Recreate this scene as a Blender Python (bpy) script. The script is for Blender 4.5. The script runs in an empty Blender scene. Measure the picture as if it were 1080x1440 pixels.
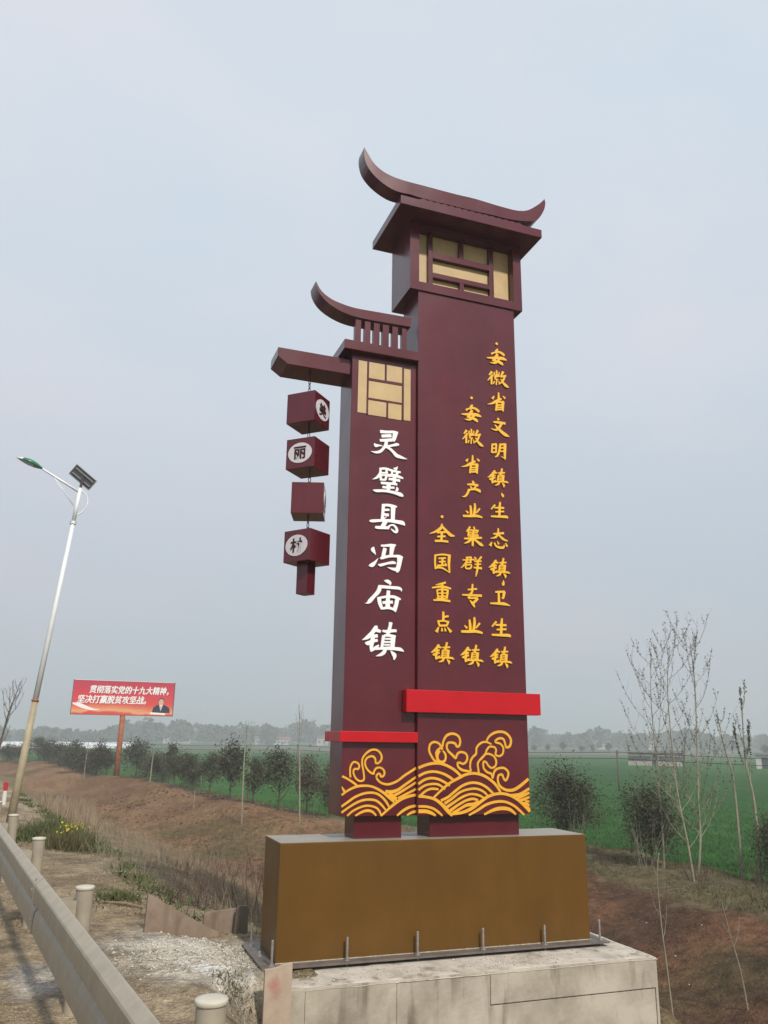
import bpy, math, random
import numpy as np
from mathutils import Vector, Matrix

# ---------------------------------------------------------------- camera, sky, sun, exposure
scene = bpy.context.scene
COL = scene.collection
EYE = (-1.8386, -7.6782, 1.8814)
PITCH, ROLL, YAW = 0.2742, 0.0138, 0.3482
cam_data = bpy.data.cameras.new('camera')
cam_data.sensor_fit = 'VERTICAL'
cam_data.sensor_height = 36.0
cam_data.lens = 36.0 * 1141.45 / 1440.0
cam_data.clip_start = 0.05
cam_data.clip_end = 6000
cam = bpy.data.objects.new('camera', cam_data)
COL.objects.link(cam)
cs, sn = math.cos(YAW), math.sin(YAW)
cp, sp = math.cos(PITCH), math.sin(PITCH)
cr, sr = math.cos(ROLL), math.sin(ROLL)
fw = Vector((sn, cs, 0)); rt = Vector((cs, -sn, 0)); up = Vector((0, 0, 1))
F_ = fw * cp + up * sp
U0 = -fw * sp + up * cp
R_ = rt * cr + U0 * sr
U_ = -rt * sr + U0 * cr
m = Matrix((R_, U_, -F_)).transposed().to_4x4()
m.translation = Vector(EYE)
cam.matrix_world = m
scene.camera = cam

SUN_DIR = Vector((0.10, -1.0, 0.0)).normalized()
SUN_EL = math.radians(42)
world = bpy.data.worlds.new('World')
scene.world = world
world.use_nodes = True
nt = world.node_tree
nt.nodes.clear()
def wn(t, **k):
    n = nt.nodes.new(t)
    for a, b in k.items(): setattr(n, a, b)
    return n
w_out = wn('ShaderNodeOutputWorld')
sky = wn('ShaderNodeTexSky', sky_type='NISHITA', sun_disc=False, sun_elevation=SUN_EL,
         sun_rotation=math.atan2(SUN_DIR.x, SUN_DIR.y), air_density=1.0, dust_density=4.0, ozone_density=1.0)
bg1 = wn('ShaderNodeBackground'); bg1.inputs[1].default_value = 0.05
nt.links.new(sky.outputs[0], bg1.inputs[0])
tc = wn('ShaderNodeTexCoord')
sx = wn('ShaderNodeSeparateXYZ'); nt.links.new(tc.outputs['Generated'], sx.inputs[0])
ramp = wn('ShaderNodeValToRGB')
nt.links.new(sx.outputs[2], ramp.inputs[0])
els = ramp.color_ramp.elements
stops = [(0.0, (0.525, 0.555, 0.575)), (0.06, (0.53, 0.56, 0.595)), (0.20, (0.57, 0.60, 0.655)), (0.40, (0.635, 0.68, 0.745)),
         (0.65, (0.68, 0.725, 0.79)), (1.0, (0.65, 0.705, 0.78))]
els[0].position = stops[0][0]; els[0].color = (*stops[0][1], 1)
els[1].position = stops[-1][0]; els[1].color = (*stops[-1][1], 1)
for p_, c_ in stops[1:-1]:
    e = els.new(p_); e.color = (*c_, 1)
# faint thin cloud: soft large patches, slightly warmer or bluer than the haze
mp = wn('ShaderNodeMapping'); mp.inputs['Scale'].default_value = (1.3, 1.3, 2.6)
nt.links.new(tc.outputs['Generated'], mp.inputs[0])
cn = wn('ShaderNodeTexNoise'); cn.inputs['Scale'].default_value = 1.6; cn.inputs['Detail'].default_value = 5; cn.inputs['Distortion'].default_value = 0.4
nt.links.new(mp.outputs[0], cn.inputs['Vector'])
cramp = wn('ShaderNodeValToRGB')
cramp.color_ramp.elements[0].position = 0.36; cramp.color_ramp.elements[0].color = (0.915, 0.980, 1.010, 1)
cramp.color_ramp.elements[1].position = 0.66; cramp.color_ramp.elements[1].color = (1.04, 1.015, 1.015, 1)
nt.links.new(cn.outputs['Fac'], cramp.inputs[0])
mul = wn('ShaderNodeMix', data_type='RGBA', blend_type='MULTIPLY'); mul.inputs[0].default_value = 1.0
nt.links.new(ramp.outputs[0], mul.inputs[6]); nt.links.new(cramp.outputs[0], mul.inputs[7])
bg2 = wn('ShaderNodeBackground'); bg2.inputs[1].default_value = 0.96
nt.links.new(mul.outputs[2], bg2.inputs[0])
addw = wn('ShaderNodeMixShader'); addw.inputs[0].default_value = 0.93
nt.links.new(bg1.outputs[0], addw.inputs[1]); nt.links.new(bg2.outputs[0], addw.inputs[2])
nt.links.new(addw.outputs[0], w_out.inputs[0])

sun_data = bpy.data.lights.new('sun', 'SUN')
sun_data.energy = 3.2
sun_data.angle = math.radians(3.0)
sun_data.color = (1.0, 0.94, 0.85)
sun = bpy.data.objects.new('sun', sun_data)
COL.objects.link(sun)
to_sun = Vector((SUN_DIR.x * math.cos(SUN_EL), SUN_DIR.y * math.cos(SUN_EL), math.sin(SUN_EL)))
sun.rotation_euler = to_sun.to_track_quat('Z', 'Y').to_euler()
sun.location = (0, -20, 30)

vs = scene.view_settings
vs.view_transform = 'Standard'; vs.look = 'None'; vs.gamma = 1.0; vs.use_curve_mapping = False
vs.exposure = 0.18
scene.render.engine = 'CYCLES'
try:
    scene.cycles.use_denoising = True
    scene.cycles.max_bounces = 6
    scene.cycles.volume_bounces = 1
    scene.cycles.transparent_max_bounces = 6
except Exception:
    pass

random.seed(7)
rng = np.random.default_rng(11)

# ---------------------------------------------------------------- helpers
def tag(o, label=None, cat=None, group=None, kind=None):
    if label: o['label'] = label
    if cat: o['category'] = cat
    if group: o['group'] = group
    if kind: o['kind'] = kind
    return o

def empty(name, loc, rz=0.0):
    o = bpy.data.objects.new(name, None)
    COL.objects.link(o); o.location = loc; o.rotation_euler = (0, 0, rz)
    o.empty_display_size = 0.2
    return o

class MB:
    """collects faces of one mesh"""
    def __init__(s): s.v = []; s.f = []
    def add(s, vs_, fs):
        b = len(s.v); s.v.extend(vs_); s.f.extend([tuple(i + b for i in f) for f in fs])
    def box(s, x0, x1, y0, y1, z0, z1):
        s.add([(x0,y0,z0),(x1,y0,z0),(x1,y1,z0),(x0,y1,z0),(x0,y0,z1),(x1,y0,z1),(x1,y1,z1),(x0,y1,z1)],
              [(3,2,1,0),(4,5,6,7),(0,1,5,4),(1,2,6,5),(2,3,7,6),(3,0,4,7)])
        return s
    def bbox_bevel(s, x0, x1, y0, y1, z0, z1, b=0.004):
        bm_cube(s, x0, x1, y0, y1, z0, z1, b); return s
    def prism(s, poly, y0, y1):
        """poly in (x,z), counter-clockwise seen from -Y, extruded from y0 (front) to y1"""
        n = len(poly)
        s.add([(x, y0, z) for x, z in poly] + [(x, y1, z) for x, z in poly],
              [tuple(range(n)), tuple(range(2*n-1, n-1, -1))] + [(i, i+n, (i+1) % n + n, (i+1) % n) for i in range(n)])
        return s
    def tube(s, pts, rad, n=8, cap=True):
        pts = [Vector(p) for p in pts]
        if not isinstance(rad, (list, tuple)): rad = [rad] * len(pts)
        rings = []
        ref = Vector((0.31, 0.77, 0.55)).normalized()
        for i, p in enumerate(pts):
            t = (pts[min(i+1, len(pts)-1)] - pts[max(i-1, 0)])
            if t.length < 1e-9: t = Vector((0, 0, 1))
            t.normalize()
            a = t.cross(ref)
            if a.length < 0.05: a = t.cross(Vector((1, 0, 0)))
            a.normalize(); b = t.cross(a)
            rings.append([tuple(p + (a * math.cos(2*math.pi*k/n) + b * math.sin(2*math.pi*k/n)) * rad[i]) for k in range(n)])
        base = len(s.v)
        for r in rings: s.v.extend(r)
        for i in range(len(rings)-1):
            for k in range(n):
                a0 = base + i*n + k; a1 = base + i*n + (k+1) % n
                s.f.append((a0, a1, a1+n, a0+n))
        if cap:
            s.f.append(tuple(base + k for k in range(n-1, -1, -1)))
            s.f.append(tuple(base + (len(rings)-1)*n + k for k in range(n)))
        return s
    def lathe(s, prof, cx=0, cy=0, n=20):
        base = len(s.v)
        for r, z in prof:
            for k in range(n):
                s.v.append((cx + r*math.cos(2*math.pi*k/n), cy + r*math.sin(2*math.pi*k/n), z))
        for i in range(len(prof)-1):
            for k in range(n):
                a0 = base + i*n + k; a1 = base + i*n + (k+1) % n
                s.f.append((a0, a1, a1+n, a0+n))
        s.f.append(tuple(base + k for k in range(n-1, -1, -1)))
        s.f.append(tuple(base + (len(prof)-1)*n + k for k in range(n)))
        return s
    def torus(s, c, R, r, axis, n=10, m_=6, stretch=1.5):
        base = len(s.v)
        for i in range(n):
            a = 2*math.pi*i/n
            for j in range(m_):
                b = 2*math.pi*j/m_
                u = (R + r*math.cos(b))*math.cos(a); w = (R*stretch + r*math.cos(b))*math.sin(a); h = r*math.sin(b)
                s.v.append((c[0]+u, c[1]+h, c[2]+w) if axis == 'y' else (c[0]+h, c[1]+u, c[2]+w))
        for i in range(n):
            for j in range(m_):
                s.f.append((base+i*m_+j, base+((i+1) % n)*m_+j, base+((i+1) % n)*m_+(j+1) % m_, base+i*m_+(j+1) % m_))
        return s
    def mesh(s, name):
        me = bpy.data.meshes.new(name); me.from_pydata(s.v, [], s.f); me.update()
        return me
    def build(s, name, mat, parent=None, smooth=False, loc=None, bevel=0.0, recalc=True):
        me = s.mesh(name)
        import bmesh
        if recalc or bevel:
            bm = bmesh.new(); bm.from_mesh(me)
            if recalc: bmesh.ops.recalc_face_normals(bm, faces=bm.faces)
            if bevel:
                es = [e for e in bm.edges if len(e.link_faces) == 2 and e.calc_face_angle(0) > 0.6]
                bmesh.ops.bevel(bm, geom=es, offset=bevel, segments=2, affect='EDGES', profile=0.6)
            bm.to_mesh(me); bm.free()
        if mat: me.materials.append(mat)
        if smooth:
            me.polygons.foreach_set('use_smooth', [True]*len(me.polygons))
        o = bpy.data.objects.new(name, me); COL.objects.link(o)
        if parent: o.parent = parent
        if loc: o.location = loc
        return o

def arr_mesh(name, verts, faces, mat, smooth=False, colors=None, parent=None):
    """verts (N,3), faces (M,3 or 4) numpy"""
    me = bpy.data.meshes.new(name)
    verts = np.asarray(verts, np.float32); faces = np.asarray(faces, np.int32)
    M, k = faces.shape
    me.vertices.add(len(verts)); me.vertices.foreach_set('co', verts.ravel())
    me.loops.add(M*k); me.loops.foreach_set('vertex_index', faces.ravel())
    me.polygons.add(M); me.polygons.foreach_set('loop_start', np.arange(0, M*k, k, dtype=np.int32))
    me.polygons.foreach_set('loop_total', np.full(M, k, np.int32))
    if smooth: me.polygons.foreach_set('use_smooth', np.ones(M, bool))
    if colors is not None:
        ca = me.color_attributes.new('Col', 'FLOAT_COLOR', 'POINT')
        c4 = np.ones((len(verts), 4), np.float32); c4[:, :3] = colors
        ca.data.foreach_set('color', c4.ravel())
    me.update(calc_edges=True)
    me.materials.append(mat)
    o = bpy.data.objects.new(name, me); COL.objects.link(o)
    if parent: o.parent = parent
    return o

# ---------------------------------------------------------------- materials
def mat(name, col, rough=0.6, spec=0.5, metal=0.0, var=0.0, vscale=3.0, bump=0.0, bscale=30.0, vcol=None, rvar=0.0,
        attr=False, bdetail=6, detail=4, bdist=0.01, stretch=None, sheen=0.0):
    m_ = bpy.data.materials.new(name); m_.use_nodes = True
    t = m_.node_tree; N = t.nodes; Lk = t.links
    b = N['Principled BSDF']
    b.inputs['Base Color'].default_value = (*col, 1); b.inputs['Roughness'].default_value = rough
    b.inputs['Specular IOR Level'].default_value = spec; b.inputs['Metallic'].default_value = metal
    geo = N.new('ShaderNodeTexCoord')
    src = geo.outputs['Object']
    if stretch:
        mpn = N.new('ShaderNodeMapping'); mpn.inputs['Scale'].default_value = stretch
        Lk.new(src, mpn.inputs[0]); src = mpn.outputs[0]
    base = None
    if attr:
        a = N.new('ShaderNodeVertexColor'); a.layer_name = 'Col'; base = a.outputs[0]
    if var > 0 or vcol:
        n1 = N.new('ShaderNodeTexNoise'); n1.inputs['Scale'].default_value = vscale; n1.inputs['Detail'].default_value = detail
        n1.inputs['Roughness'].default_value = 0.65
        Lk.new(src, n1.inputs['Vector'])
        r = N.new('ShaderNodeValToRGB')
        r.color_ramp.elements[0].position = 0.32; r.color_ramp.elements[1].position = 0.68
        if vcol:
            r.color_ramp.elements[0].color = (*vcol, 1); r.color_ramp.elements[1].color = (*col, 1)
            if base is None:
                Lk.new(n1.outputs[0], r.inputs[0]); base = r.outputs[0]
        else:
            r.color_ramp.elements[0].color = (1-var, 1-var, 1-var, 1); r.color_ramp.elements[1].color = (1+var, 1+var, 1+var, 1)
            Lk.new(n1.outputs[0], r.inputs[0])
            mx = N.new('ShaderNodeMix'); mx.data_type = 'RGBA'; mx.blend_type = 'MULTIPLY'; mx.inputs[0].default_value = 1
            if base is None: mx.inputs[6].default_value = (*col, 1)
            else: Lk.new(base, mx.inputs[6])
            Lk.new(r.outputs[0], mx.inputs[7]); base = mx.outputs[2]
    if base is not None: Lk.new(base, b.inputs['Base Color'])
    if rvar > 0:
        n3 = N.new('ShaderNodeTexNoise'); n3.inputs['Scale'].default_value = vscale*1.7; n3.inputs['Detail'].default_value = 5
        Lk.new(src, n3.inputs['Vector'])
        mr = N.new('ShaderNodeMapRange'); mr.inputs[3].default_value = rough-rvar; mr.inputs[4].default_value = rough+rvar
        Lk.new(n3.outputs[0], mr.inputs[0]); Lk.new(mr.outputs[0], b.inputs['Roughness'])
    if bump > 0:
        n2 = N.new('ShaderNodeTexNoise'); n2.inputs['Scale'].default_value = bscale; n2.inputs['Detail'].default_value = bdetail
        n2.inputs['Roughness'].default_value = 0.6
        Lk.new(src, n2.inputs['Vector'])
        bp = N.new('ShaderNodeBump'); bp.inputs['Strength'].default_value = bump; bp.inputs['Distance'].default_value = bdist
        Lk.new(n2.outputs[0], bp.inputs['Height']); Lk.new(bp.outputs[0], b.inputs['Normal'])
    return m_

M = {}
M['maroon'] = mat('maroon_paint', (0.092, 0.0105, 0.0165), 0.23, 0.50, var=0.14, vscale=1.6, bump=0.40, bscale=0.8, bdist=0.06, rvar=0.06, detail=6, bdetail=1.6)
def streaks(m_, lo, hi, sc=(7, 7, 0.45), amt=1.0):
    """faint rain streaks and grime with their own vertical shape"""
    t = m_.node_tree; N = t.nodes; b = N['Principled BSDF']; c = N.new('ShaderNodeTexCoord')
    mp_ = N.new('ShaderNodeMapping'); mp_.inputs['Scale'].default_value = sc; t.links.new(c.outputs['Object'], mp_.inputs[0])
    n_ = N.new('ShaderNodeTexNoise'); n_.inputs['Scale'].default_value = 1.0; n_.inputs['Detail'].default_value = 5; n_.inputs['Roughness'].default_value = 0.6
    t.links.new(mp_.outputs[0], n_.inputs['Vector'])
    r_ = N.new('ShaderNodeValToRGB'); r_.color_ramp.elements[0].position = 0.35; r_.color_ramp.elements[1].position = 0.65
    r_.color_ramp.elements[0].color = (*lo, 1); r_.color_ramp.elements[1].color = (*hi, 1); t.links.new(n_.outputs[0], r_.inputs[0])
    x = N.new('ShaderNodeMix'); x.data_type = 'RGBA'; x.blend_type = 'MULTIPLY'; x.inputs[0].default_value = amt
    t.links.new(b.inputs['Base Color'].links[0].from_socket, x.inputs[6]); t.links.new(r_.outputs[0], x.inputs[7]); t.links.new(x.outputs[2], b.inputs['Base Color'])
    return m_
streaks(M['maroon'], (0.94, 0.95, 0.95), (1.05, 1.08, 1.08), (3.5, 3.5, 0.6))
M['gold_paint'] = mat('bronze_gold_paint', (0.116, 0.054, 0.0075), 0.40, 0.35, var=0.10, vscale=1.8, bump=0.15, bscale=3, bdist=0.01, rvar=0.08)
streaks(M['gold_paint'], (0.93, 0.92, 0.90), (1.05, 1.06, 1.08), (4, 4, 0.8))
M['pane'] = mat('pale_gold_panel', (0.48, 0.335, 0.150), 0.42, 0.5, var=0.10, vscale=4, rvar=0.06)
M['red'] = mat('bright_red_paint', (0.47, 0.004, 0.010), 0.35, 0.35, var=0.06, vscale=3, rvar=0.06)
M['yellow'] = mat('yellow_letter', (0.82, 0.45, 0.030), 0.40, 0.4, var=0.05, vscale=6)
M['orange'] = mat('orange_yellow_paint', (0.76, 0.37, 0.028), 0.45, 0.4, var=0.08, vscale=8)
M['white'] = mat('white_letter', (0.86, 0.84, 0.83), 0.40, 0.4, var=0.03, vscale=6)
M['white_disc'] = mat('white_disc', (0.62, 0.58, 0.60), 0.5, 0.3, var=0.06, vscale=12)
M['dark'] = mat('dark_ink', (0.04, 0.008, 0.012), 0.5, 0.3)
M['iron'] = mat('dark_iron', (0.03, 0.028, 0.028), 0.5, 0.5, var=0.3, vscale=30)
M['plate'] = mat('grey_steel_plate', (0.120, 0.100, 0.088), 0.5, 0.5, var=0.25, vscale=6, vcol=None, bump=0.1, bscale=30)
M['bolt'] = mat('steel_bolt', (0.30, 0.28, 0.26), 0.45, 0.5, metal=0.4, var=0.25, vscale=40)

def concrete_mat(name, c1, c2, scale=1.4):
    m_ = mat(name, c1, 0.85, 0.25, var=0.0, bump=0.35, bscale=22, bdist=0.01)
    t = m_.node_tree; N = t.nodes; Lk = t.links
    b = N['Principled BSDF']; tcn = N.new('ShaderNodeTexCoord')
    n1 = N.new('ShaderNodeTexNoise'); n1.inputs['Scale'].default_value = scale; n1.inputs['Detail'].default_value = 9; n1.inputs['Roughness'].default_value = 0.66
    Lk.new(tcn.outputs['Object'], n1.inputs['Vector'])
    r = N.new('ShaderNodeValToRGB'); r.color_ramp.elements[0].position = 0.34; r.color_ramp.elements[0].color = (*c2, 1)
    r.color_ramp.elements[1].position = 0.6; r.color_ramp.elements[1].color = (*c1, 1)
    Lk.new(n1.outputs[0], r.inputs[0])
    # run-down stains: noise stretched vertically
    mp_ = N.new('ShaderNodeMapping'); mp_.inputs['Scale'].default_value = (6, 6, 0.9)
    Lk.new(tcn.outputs['Object'], mp_.inputs[0])
    n2 = N.new('ShaderNodeTexNoise'); n2.inputs['Scale'].default_value = 1.2; n2.inputs['Detail'].default_value = 6
    Lk.new(mp_.outputs[0], n2.inputs['Vector'])
    r2 = N.new('ShaderNodeValToRGB'); r2.color_ramp.elements[0].position = 0.30; r2.color_ramp.elements[0].color = (0.50, 0.46, 0.42, 1)
    r2.color_ramp.elements[1].position = 0.45; r2.color_ramp.elements[1].color = (1, 1, 1, 1)
    Lk.new(n2.outputs[0], r2.inputs[0])
    mx = N.new('ShaderNodeMix'); mx.data_type = 'RGBA'; mx.blend_type = 'MULTIPLY'; mx.inputs[0].default_value = 0.95
    Lk.new(r.outputs[0], mx.inputs[6]); Lk.new(r2.outputs[0], mx.inputs[7])
    Lk.new(mx.outputs[2], b.inputs['Base Color'])
    return m_
M['concrete'] = concrete_mat('foundation_concrete', (0.48, 0.43, 0.345), (0.27, 0.23, 0.18))
M['concrete_top'] = concrete_mat('foundation_top_concrete', (0.55, 0.50, 0.43), (0.36, 0.32, 0.26), 4)
M['old_concrete'] = concrete_mat('old_concrete_slab', (0.26, 0.20, 0.15), (0.17, 0.12, 0.085), 3)
M['dark_slab'] = concrete_mat('dark_concrete_slab', (0.20, 0.165, 0.13), (0.14, 0.11, 0.085), 3)
M['rail'] = mat('beige_coated_steel', (0.33, 0.285, 0.215), 0.45, 0.5, var=0.12, vscale=7, bump=0.05, bscale=40, rvar=0.08)
M['dusty_sheen'] = mat('dusty_sky_sheen_top', (0.27, 0.235, 0.185), 0.40, 0.35, var=0.12, vscale=3, rvar=0.08)  # sky reflection on the plinth top painted in as a paler, dusty tone
M['lamp_white'] = mat('white_pole_paint', (0.72, 0.74, 0.73), 0.35, 0.5, var=0.06, vscale=5)
M['lamp_base'] = mat('faded_yellow_pole_paint', (0.42, 0.36, 0.22), 0.6, 0.4, vcol=(0.27, 0.215, 0.155), vscale=2.2)
M['lamp_green'] = mat('green_lamp_shell', (0.01, 0.16, 0.07), 0.3, 0.5)
M['lamp_glass'] = mat('lamp_lens', (0.5, 0.52, 0.52), 0.2, 0.5)
M['solar_back'] = mat('solar_panel_back', (0.10, 0.102, 0.105), 0.5, 0.4)
M['alu'] = mat('aluminium_frame', (0.55, 0.56, 0.57), 0.35, 0.5, metal=0.6)
M['rust'] = mat('rusty_orange_pole', (0.40, 0.125, 0.045), 0.75, 0.3, vcol=(0.20, 0.07, 0.03), vscale=3.0)
M['rubber'] = mat('cable_black', (0.02, 0.02, 0.02), 0.6, 0.3)
M['pole'] = mat('weathered_pole', (0.10, 0.09, 0.08), 0.8, 0.2)
M['marker_white'] = mat('marker_white', (0.62, 0.60, 0.57), 0.5, 0.4)
M['marker_red'] = mat('marker_red', (0.42, 0.02, 0.03), 0.5, 0.4)

# ---------------------------------------------------------------- measured outlines, metres in the plane of the sign (x, z, width)
WHITE = [
  ('灵', '0.9161 5.0975 0.0355 0.9961 5.1043 0.0297 1.0656 5.1145 0.0299 1.1231 5.1155 0.0175|1.0931 5.1136 0.0574 1.0836 5.0649 0.0473 1.0756 5.0265 0.0397 1.0778 5.0045 0.0099|0.9326 5.0479 0.032 1.0462 5.0694 0.0372|0.9147 4.996 0.0285 0.9727 5.0053 0.032 1.0567 5.0213 0.0372|0.8531 4.9553 0.0059 0.8668 4.9303 0.0366 0.9097 4.9364 0.0176 0.948 4.9358 0.0039|1.1369 4.9757 0.0124 1.1095 4.9753 0.0322 1.0574 4.9571 0.0237 1.0032 4.9396 0.0221|0.99 5.0068 0.0355 0.9823 4.9515 0.0369 0.9592 4.9138 0.0294 0.9206 4.8703 0.0303 0.872 4.8529 0.0243 0.8135 4.8556 0.0024|0.9934 4.9358 0.0369 1.0382 4.9091 0.0296 1.0782 4.8763 0.0335 1.1082 4.8484 0.0419 1.1581 4.8355 0.0321 1.198 4.8276 0.0173 1.2305 4.8231 0.0025'),
  ('璧', '0.9225 4.6831 0.0194 0.9267 4.6306 0.029 0.9008 4.5841 0.0313 0.8673 4.5597 0.0168 0.8377 4.5455 0.0029|0.9188 4.673 0.0242 0.9821 4.6836 0.0243 1.0312 4.6754 0.0244 1.0804 4.6672 0.0244 1.157 4.6639 0.0196|0.9928 4.6826 0.0267 0.9973 4.6396 0.0243|0.9268 4.6282 0.0184 1.012 4.6376 0.0204|0.9272 4.6018 0.0265 0.9327 4.5593 0.0265|0.9248 4.6015 0.0193 0.9879 4.6104 0.0184 1.071 4.6248 0.0195 1.1203 4.6252 0.0176|0.9207 4.552 0.0192 0.9887 4.5576 0.0217|0.9938 4.6102 0.0242 0.9862 4.5611 0.0242|1.0761 4.704 0.0059 1.0999 4.694 0.0294 1.1218 4.7226 0.0059|1.0999 4.694 0.0294 1.1025 4.6773 0.0147|1.0607 4.6671 0.0244 1.0539 4.6226 0.0195|1.1273 4.6635 0.0294 1.1055 4.6243 0.0244|1.0027 4.6041 0.0218 1.081 4.614 0.0244 1.1402 4.6093 0.0303 1.1858 4.5966 0.0147|1.0202 4.5726 0.0242 1.0815 4.5706 0.0267 1.1504 4.5661 0.0283|1.0848 4.6266 0.0366 1.0855 4.5638 0.0389 1.0795 4.5222 0.0291|0.9319 4.5161 0.0264 0.9892 4.5183 0.0265 1.0624 4.5235 0.0266 1.1174 4.5206 0.0253|1.0208 4.527 0.0459 1.018 4.474 0.0458 1.0147 4.4306 0.0289|0.95 4.4729 0.024 1.0141 4.4735 0.0241 1.0873 4.4809 0.0223|1.1117 4.491 0.0097 1.1193 4.467 0.0301 1.1073 4.4445 0.0218|0.8446 4.427 0.0057 0.8793 4.4216 0.0286 0.9661 4.4319 0.0288 1.0439 4.4293 0.0289 1.1124 4.4207 0.0358 1.1616 4.4097 0.0407 1.1888 4.3947 0.0097'),
  ('县', '0.9664 4.2841 0.0359 0.9613 4.205 0.0332 0.9549 4.1136 0.0331|0.951 4.2723 0.0266 1.0159 4.2796 0.0283 1.0682 4.2752 0.032 1.1196 4.2733 0.0129|1.076 4.2787 0.0542 1.0742 4.2022 0.0463 1.0726 4.116 0.042|0.9802 4.2223 0.0246 1.0332 4.2307 0.0231|0.9757 4.1723 0.0281 1.0277 4.1718 0.0282|0.9661 4.1239 0.0153 1.0071 4.1534 0.0041|0.8127 4.0861 0.0126 0.8433 4.0878 0.0313 0.9457 4.1036 0.0279 1.0492 4.111 0.0332 1.1274 4.1066 0.0385 1.1851 4.1 0.0438 1.209 4.0747 0.0062|0.9923 4.1025 0.0484 0.9671 4.0547 0.0431 0.9469 4.0301 0.0304|0.8761 4.0254 0.0202 0.9059 4.0235 0.0313 1.0294 4.0321 0.0316|1.0191 4.0325 0.0305 1.0446 4.0602 0.0163 1.0809 4.0665 0.0204 1.1098 4.0418 0.0256 1.1205 4.0102 0.0296 1.1051 3.9926 0.0255 1.0712 4.0093 0.0178 1.0528 4.0244 0.0061'),
  ('冯', '0.8671 3.8088 0.0139 0.8558 3.7827 0.0439 0.8752 3.7526 0.0222 0.8888 3.7302 0.0028|0.9148 3.6958 0.0028 0.8863 3.6539 0.023 0.8518 3.6193 0.0436 0.816 3.6095 0.0114|0.9448 3.8321 0.021 0.9923 3.8366 0.0234 1.0494 3.8466 0.0291 1.1094 3.8522 0.0165|1.0733 3.8511 0.0564 1.0644 3.7928 0.0459 1.058 3.7304 0.0373|0.9902 3.8112 0.0383 0.979 3.7621 0.0395 0.968 3.7041 0.0394|0.9373 3.7037 0.0116 0.9562 3.7008 0.0278 1.0129 3.7218 0.0279 1.0795 3.7323 0.0243 1.1513 3.7364 0.0291 1.1909 3.7271 0.0094|1.1571 3.7347 0.0634 1.1519 3.677 0.0492 1.1418 3.6259 0.0467 1.1288 3.5839 0.0442 1.129 3.5635 0.0139|1.143 3.5942 0.0513 1.0953 3.5938 0.0325 1.0524 3.6002 0.0176 1.0167 3.6085 0.0023|0.9158 3.6316 0.0055 0.9432 3.6249 0.0286 1.0138 3.6491 0.0232 1.0802 3.6639 0.0307 1.1128 3.6563 0.0117'),
  ('庙', '0.9862 3.4659 0.0074 1.0228 3.4615 0.0371 1.051 3.4444 0.0307 1.0487 3.4225 0.0074|0.9251 3.4011 0.0304 0.9932 3.4005 0.032 1.0693 3.4 0.0307 1.1459 3.3995 0.0308 1.1742 3.3862 0.0209 1.1769 3.3661 0.003|0.9427 3.4048 0.0418 0.9234 3.3483 0.0431 0.8792 3.2974 0.0351 0.8353 3.2459 0.0412 0.8109 3.2239 0.0203 0.7823 3.2186 0.0029|1.0342 3.3661 0.037 1.0299 3.3035 0.0403 1.0265 3.177 0.0513|0.912 3.2817 0.0122 0.9595 3.2889 0.0225 1.0299 3.3035 0.0256 1.1009 3.3028 0.0306 1.1699 3.2837 0.0149|0.932 3.2869 0.0415 0.9404 3.2305 0.04 0.9663 3.1707 0.0302|1.1325 3.2964 0.047 1.1219 3.2334 0.0404 1.1073 3.1753 0.0403 1.1177 3.1498 0.0074|0.9603 3.1726 0.0195 1.0213 3.1876 0.0293 1.0718 3.1815 0.0255 1.1201 3.1595 0.0172|0.9704 3.2364 0.0269 1.0822 3.2498 0.0305'),
  ('镇', '0.9054 2.9977 0.0232 0.9005 2.9734 0.0422 0.8592 2.9163 0.0399 0.8127 2.8731 0.0367 0.7599 2.8456 0.0025|0.9009 2.9525 0.0319 0.9275 2.9475 0.0334 0.9568 2.9407 0.0258|0.8492 2.8899 0.0317 0.9241 2.8951 0.0318|0.7928 2.8213 0.0152 0.8191 2.8152 0.0416 0.8659 2.8374 0.0316 0.9238 2.8514 0.0282|0.873 2.8823 0.0435 0.866 2.8325 0.0418 0.8564 2.7827 0.0366 0.8573 2.7361 0.0177|0.8521 2.7358 0.0127 0.8883 2.7646 0.0305 0.9248 2.7911 0.0245 0.9361 2.8075 0.0031|0.9743 2.9487 0.0206 1.0288 2.9458 0.029 1.0931 2.957 0.0291 1.1265 2.9564 0.0261|1.0625 3.0407 0.0375 1.0551 2.9925 0.0338 1.0396 2.9414 0.0373 1.0267 2.9057 0.031|0.9877 2.9035 0.032 0.9795 2.8484 0.0319 0.9674 2.7685 0.0266|0.992 2.9028 0.0216 1.0507 2.906 0.0269 1.1179 2.8997 0.0208|1.0894 2.9041 0.0519 1.0863 2.844 0.0476 1.0833 2.7792 0.0423|1.0031 2.8695 0.0175 1.0619 2.8727 0.0176|0.9929 2.8377 0.0175 1.0622 2.8413 0.0175|0.9907 2.8093 0.0154 1.0572 2.8127 0.0175|0.9041 2.7629 0.0214 0.978 2.773 0.0256 1.063 2.7782 0.0371 1.1165 2.7759 0.032 1.1703 2.7711 0.0342 1.2071 2.7515 0.0062|1.0057 2.763 0.0369 0.9892 2.7301 0.0368 0.9525 2.7063 0.0255 0.9064 2.6918 0.003|1.0606 2.7534 0.0041 1.0903 2.7251 0.037 1.1066 2.7036 0.0422 1.1006 2.6639 0.0103'),
]
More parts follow.
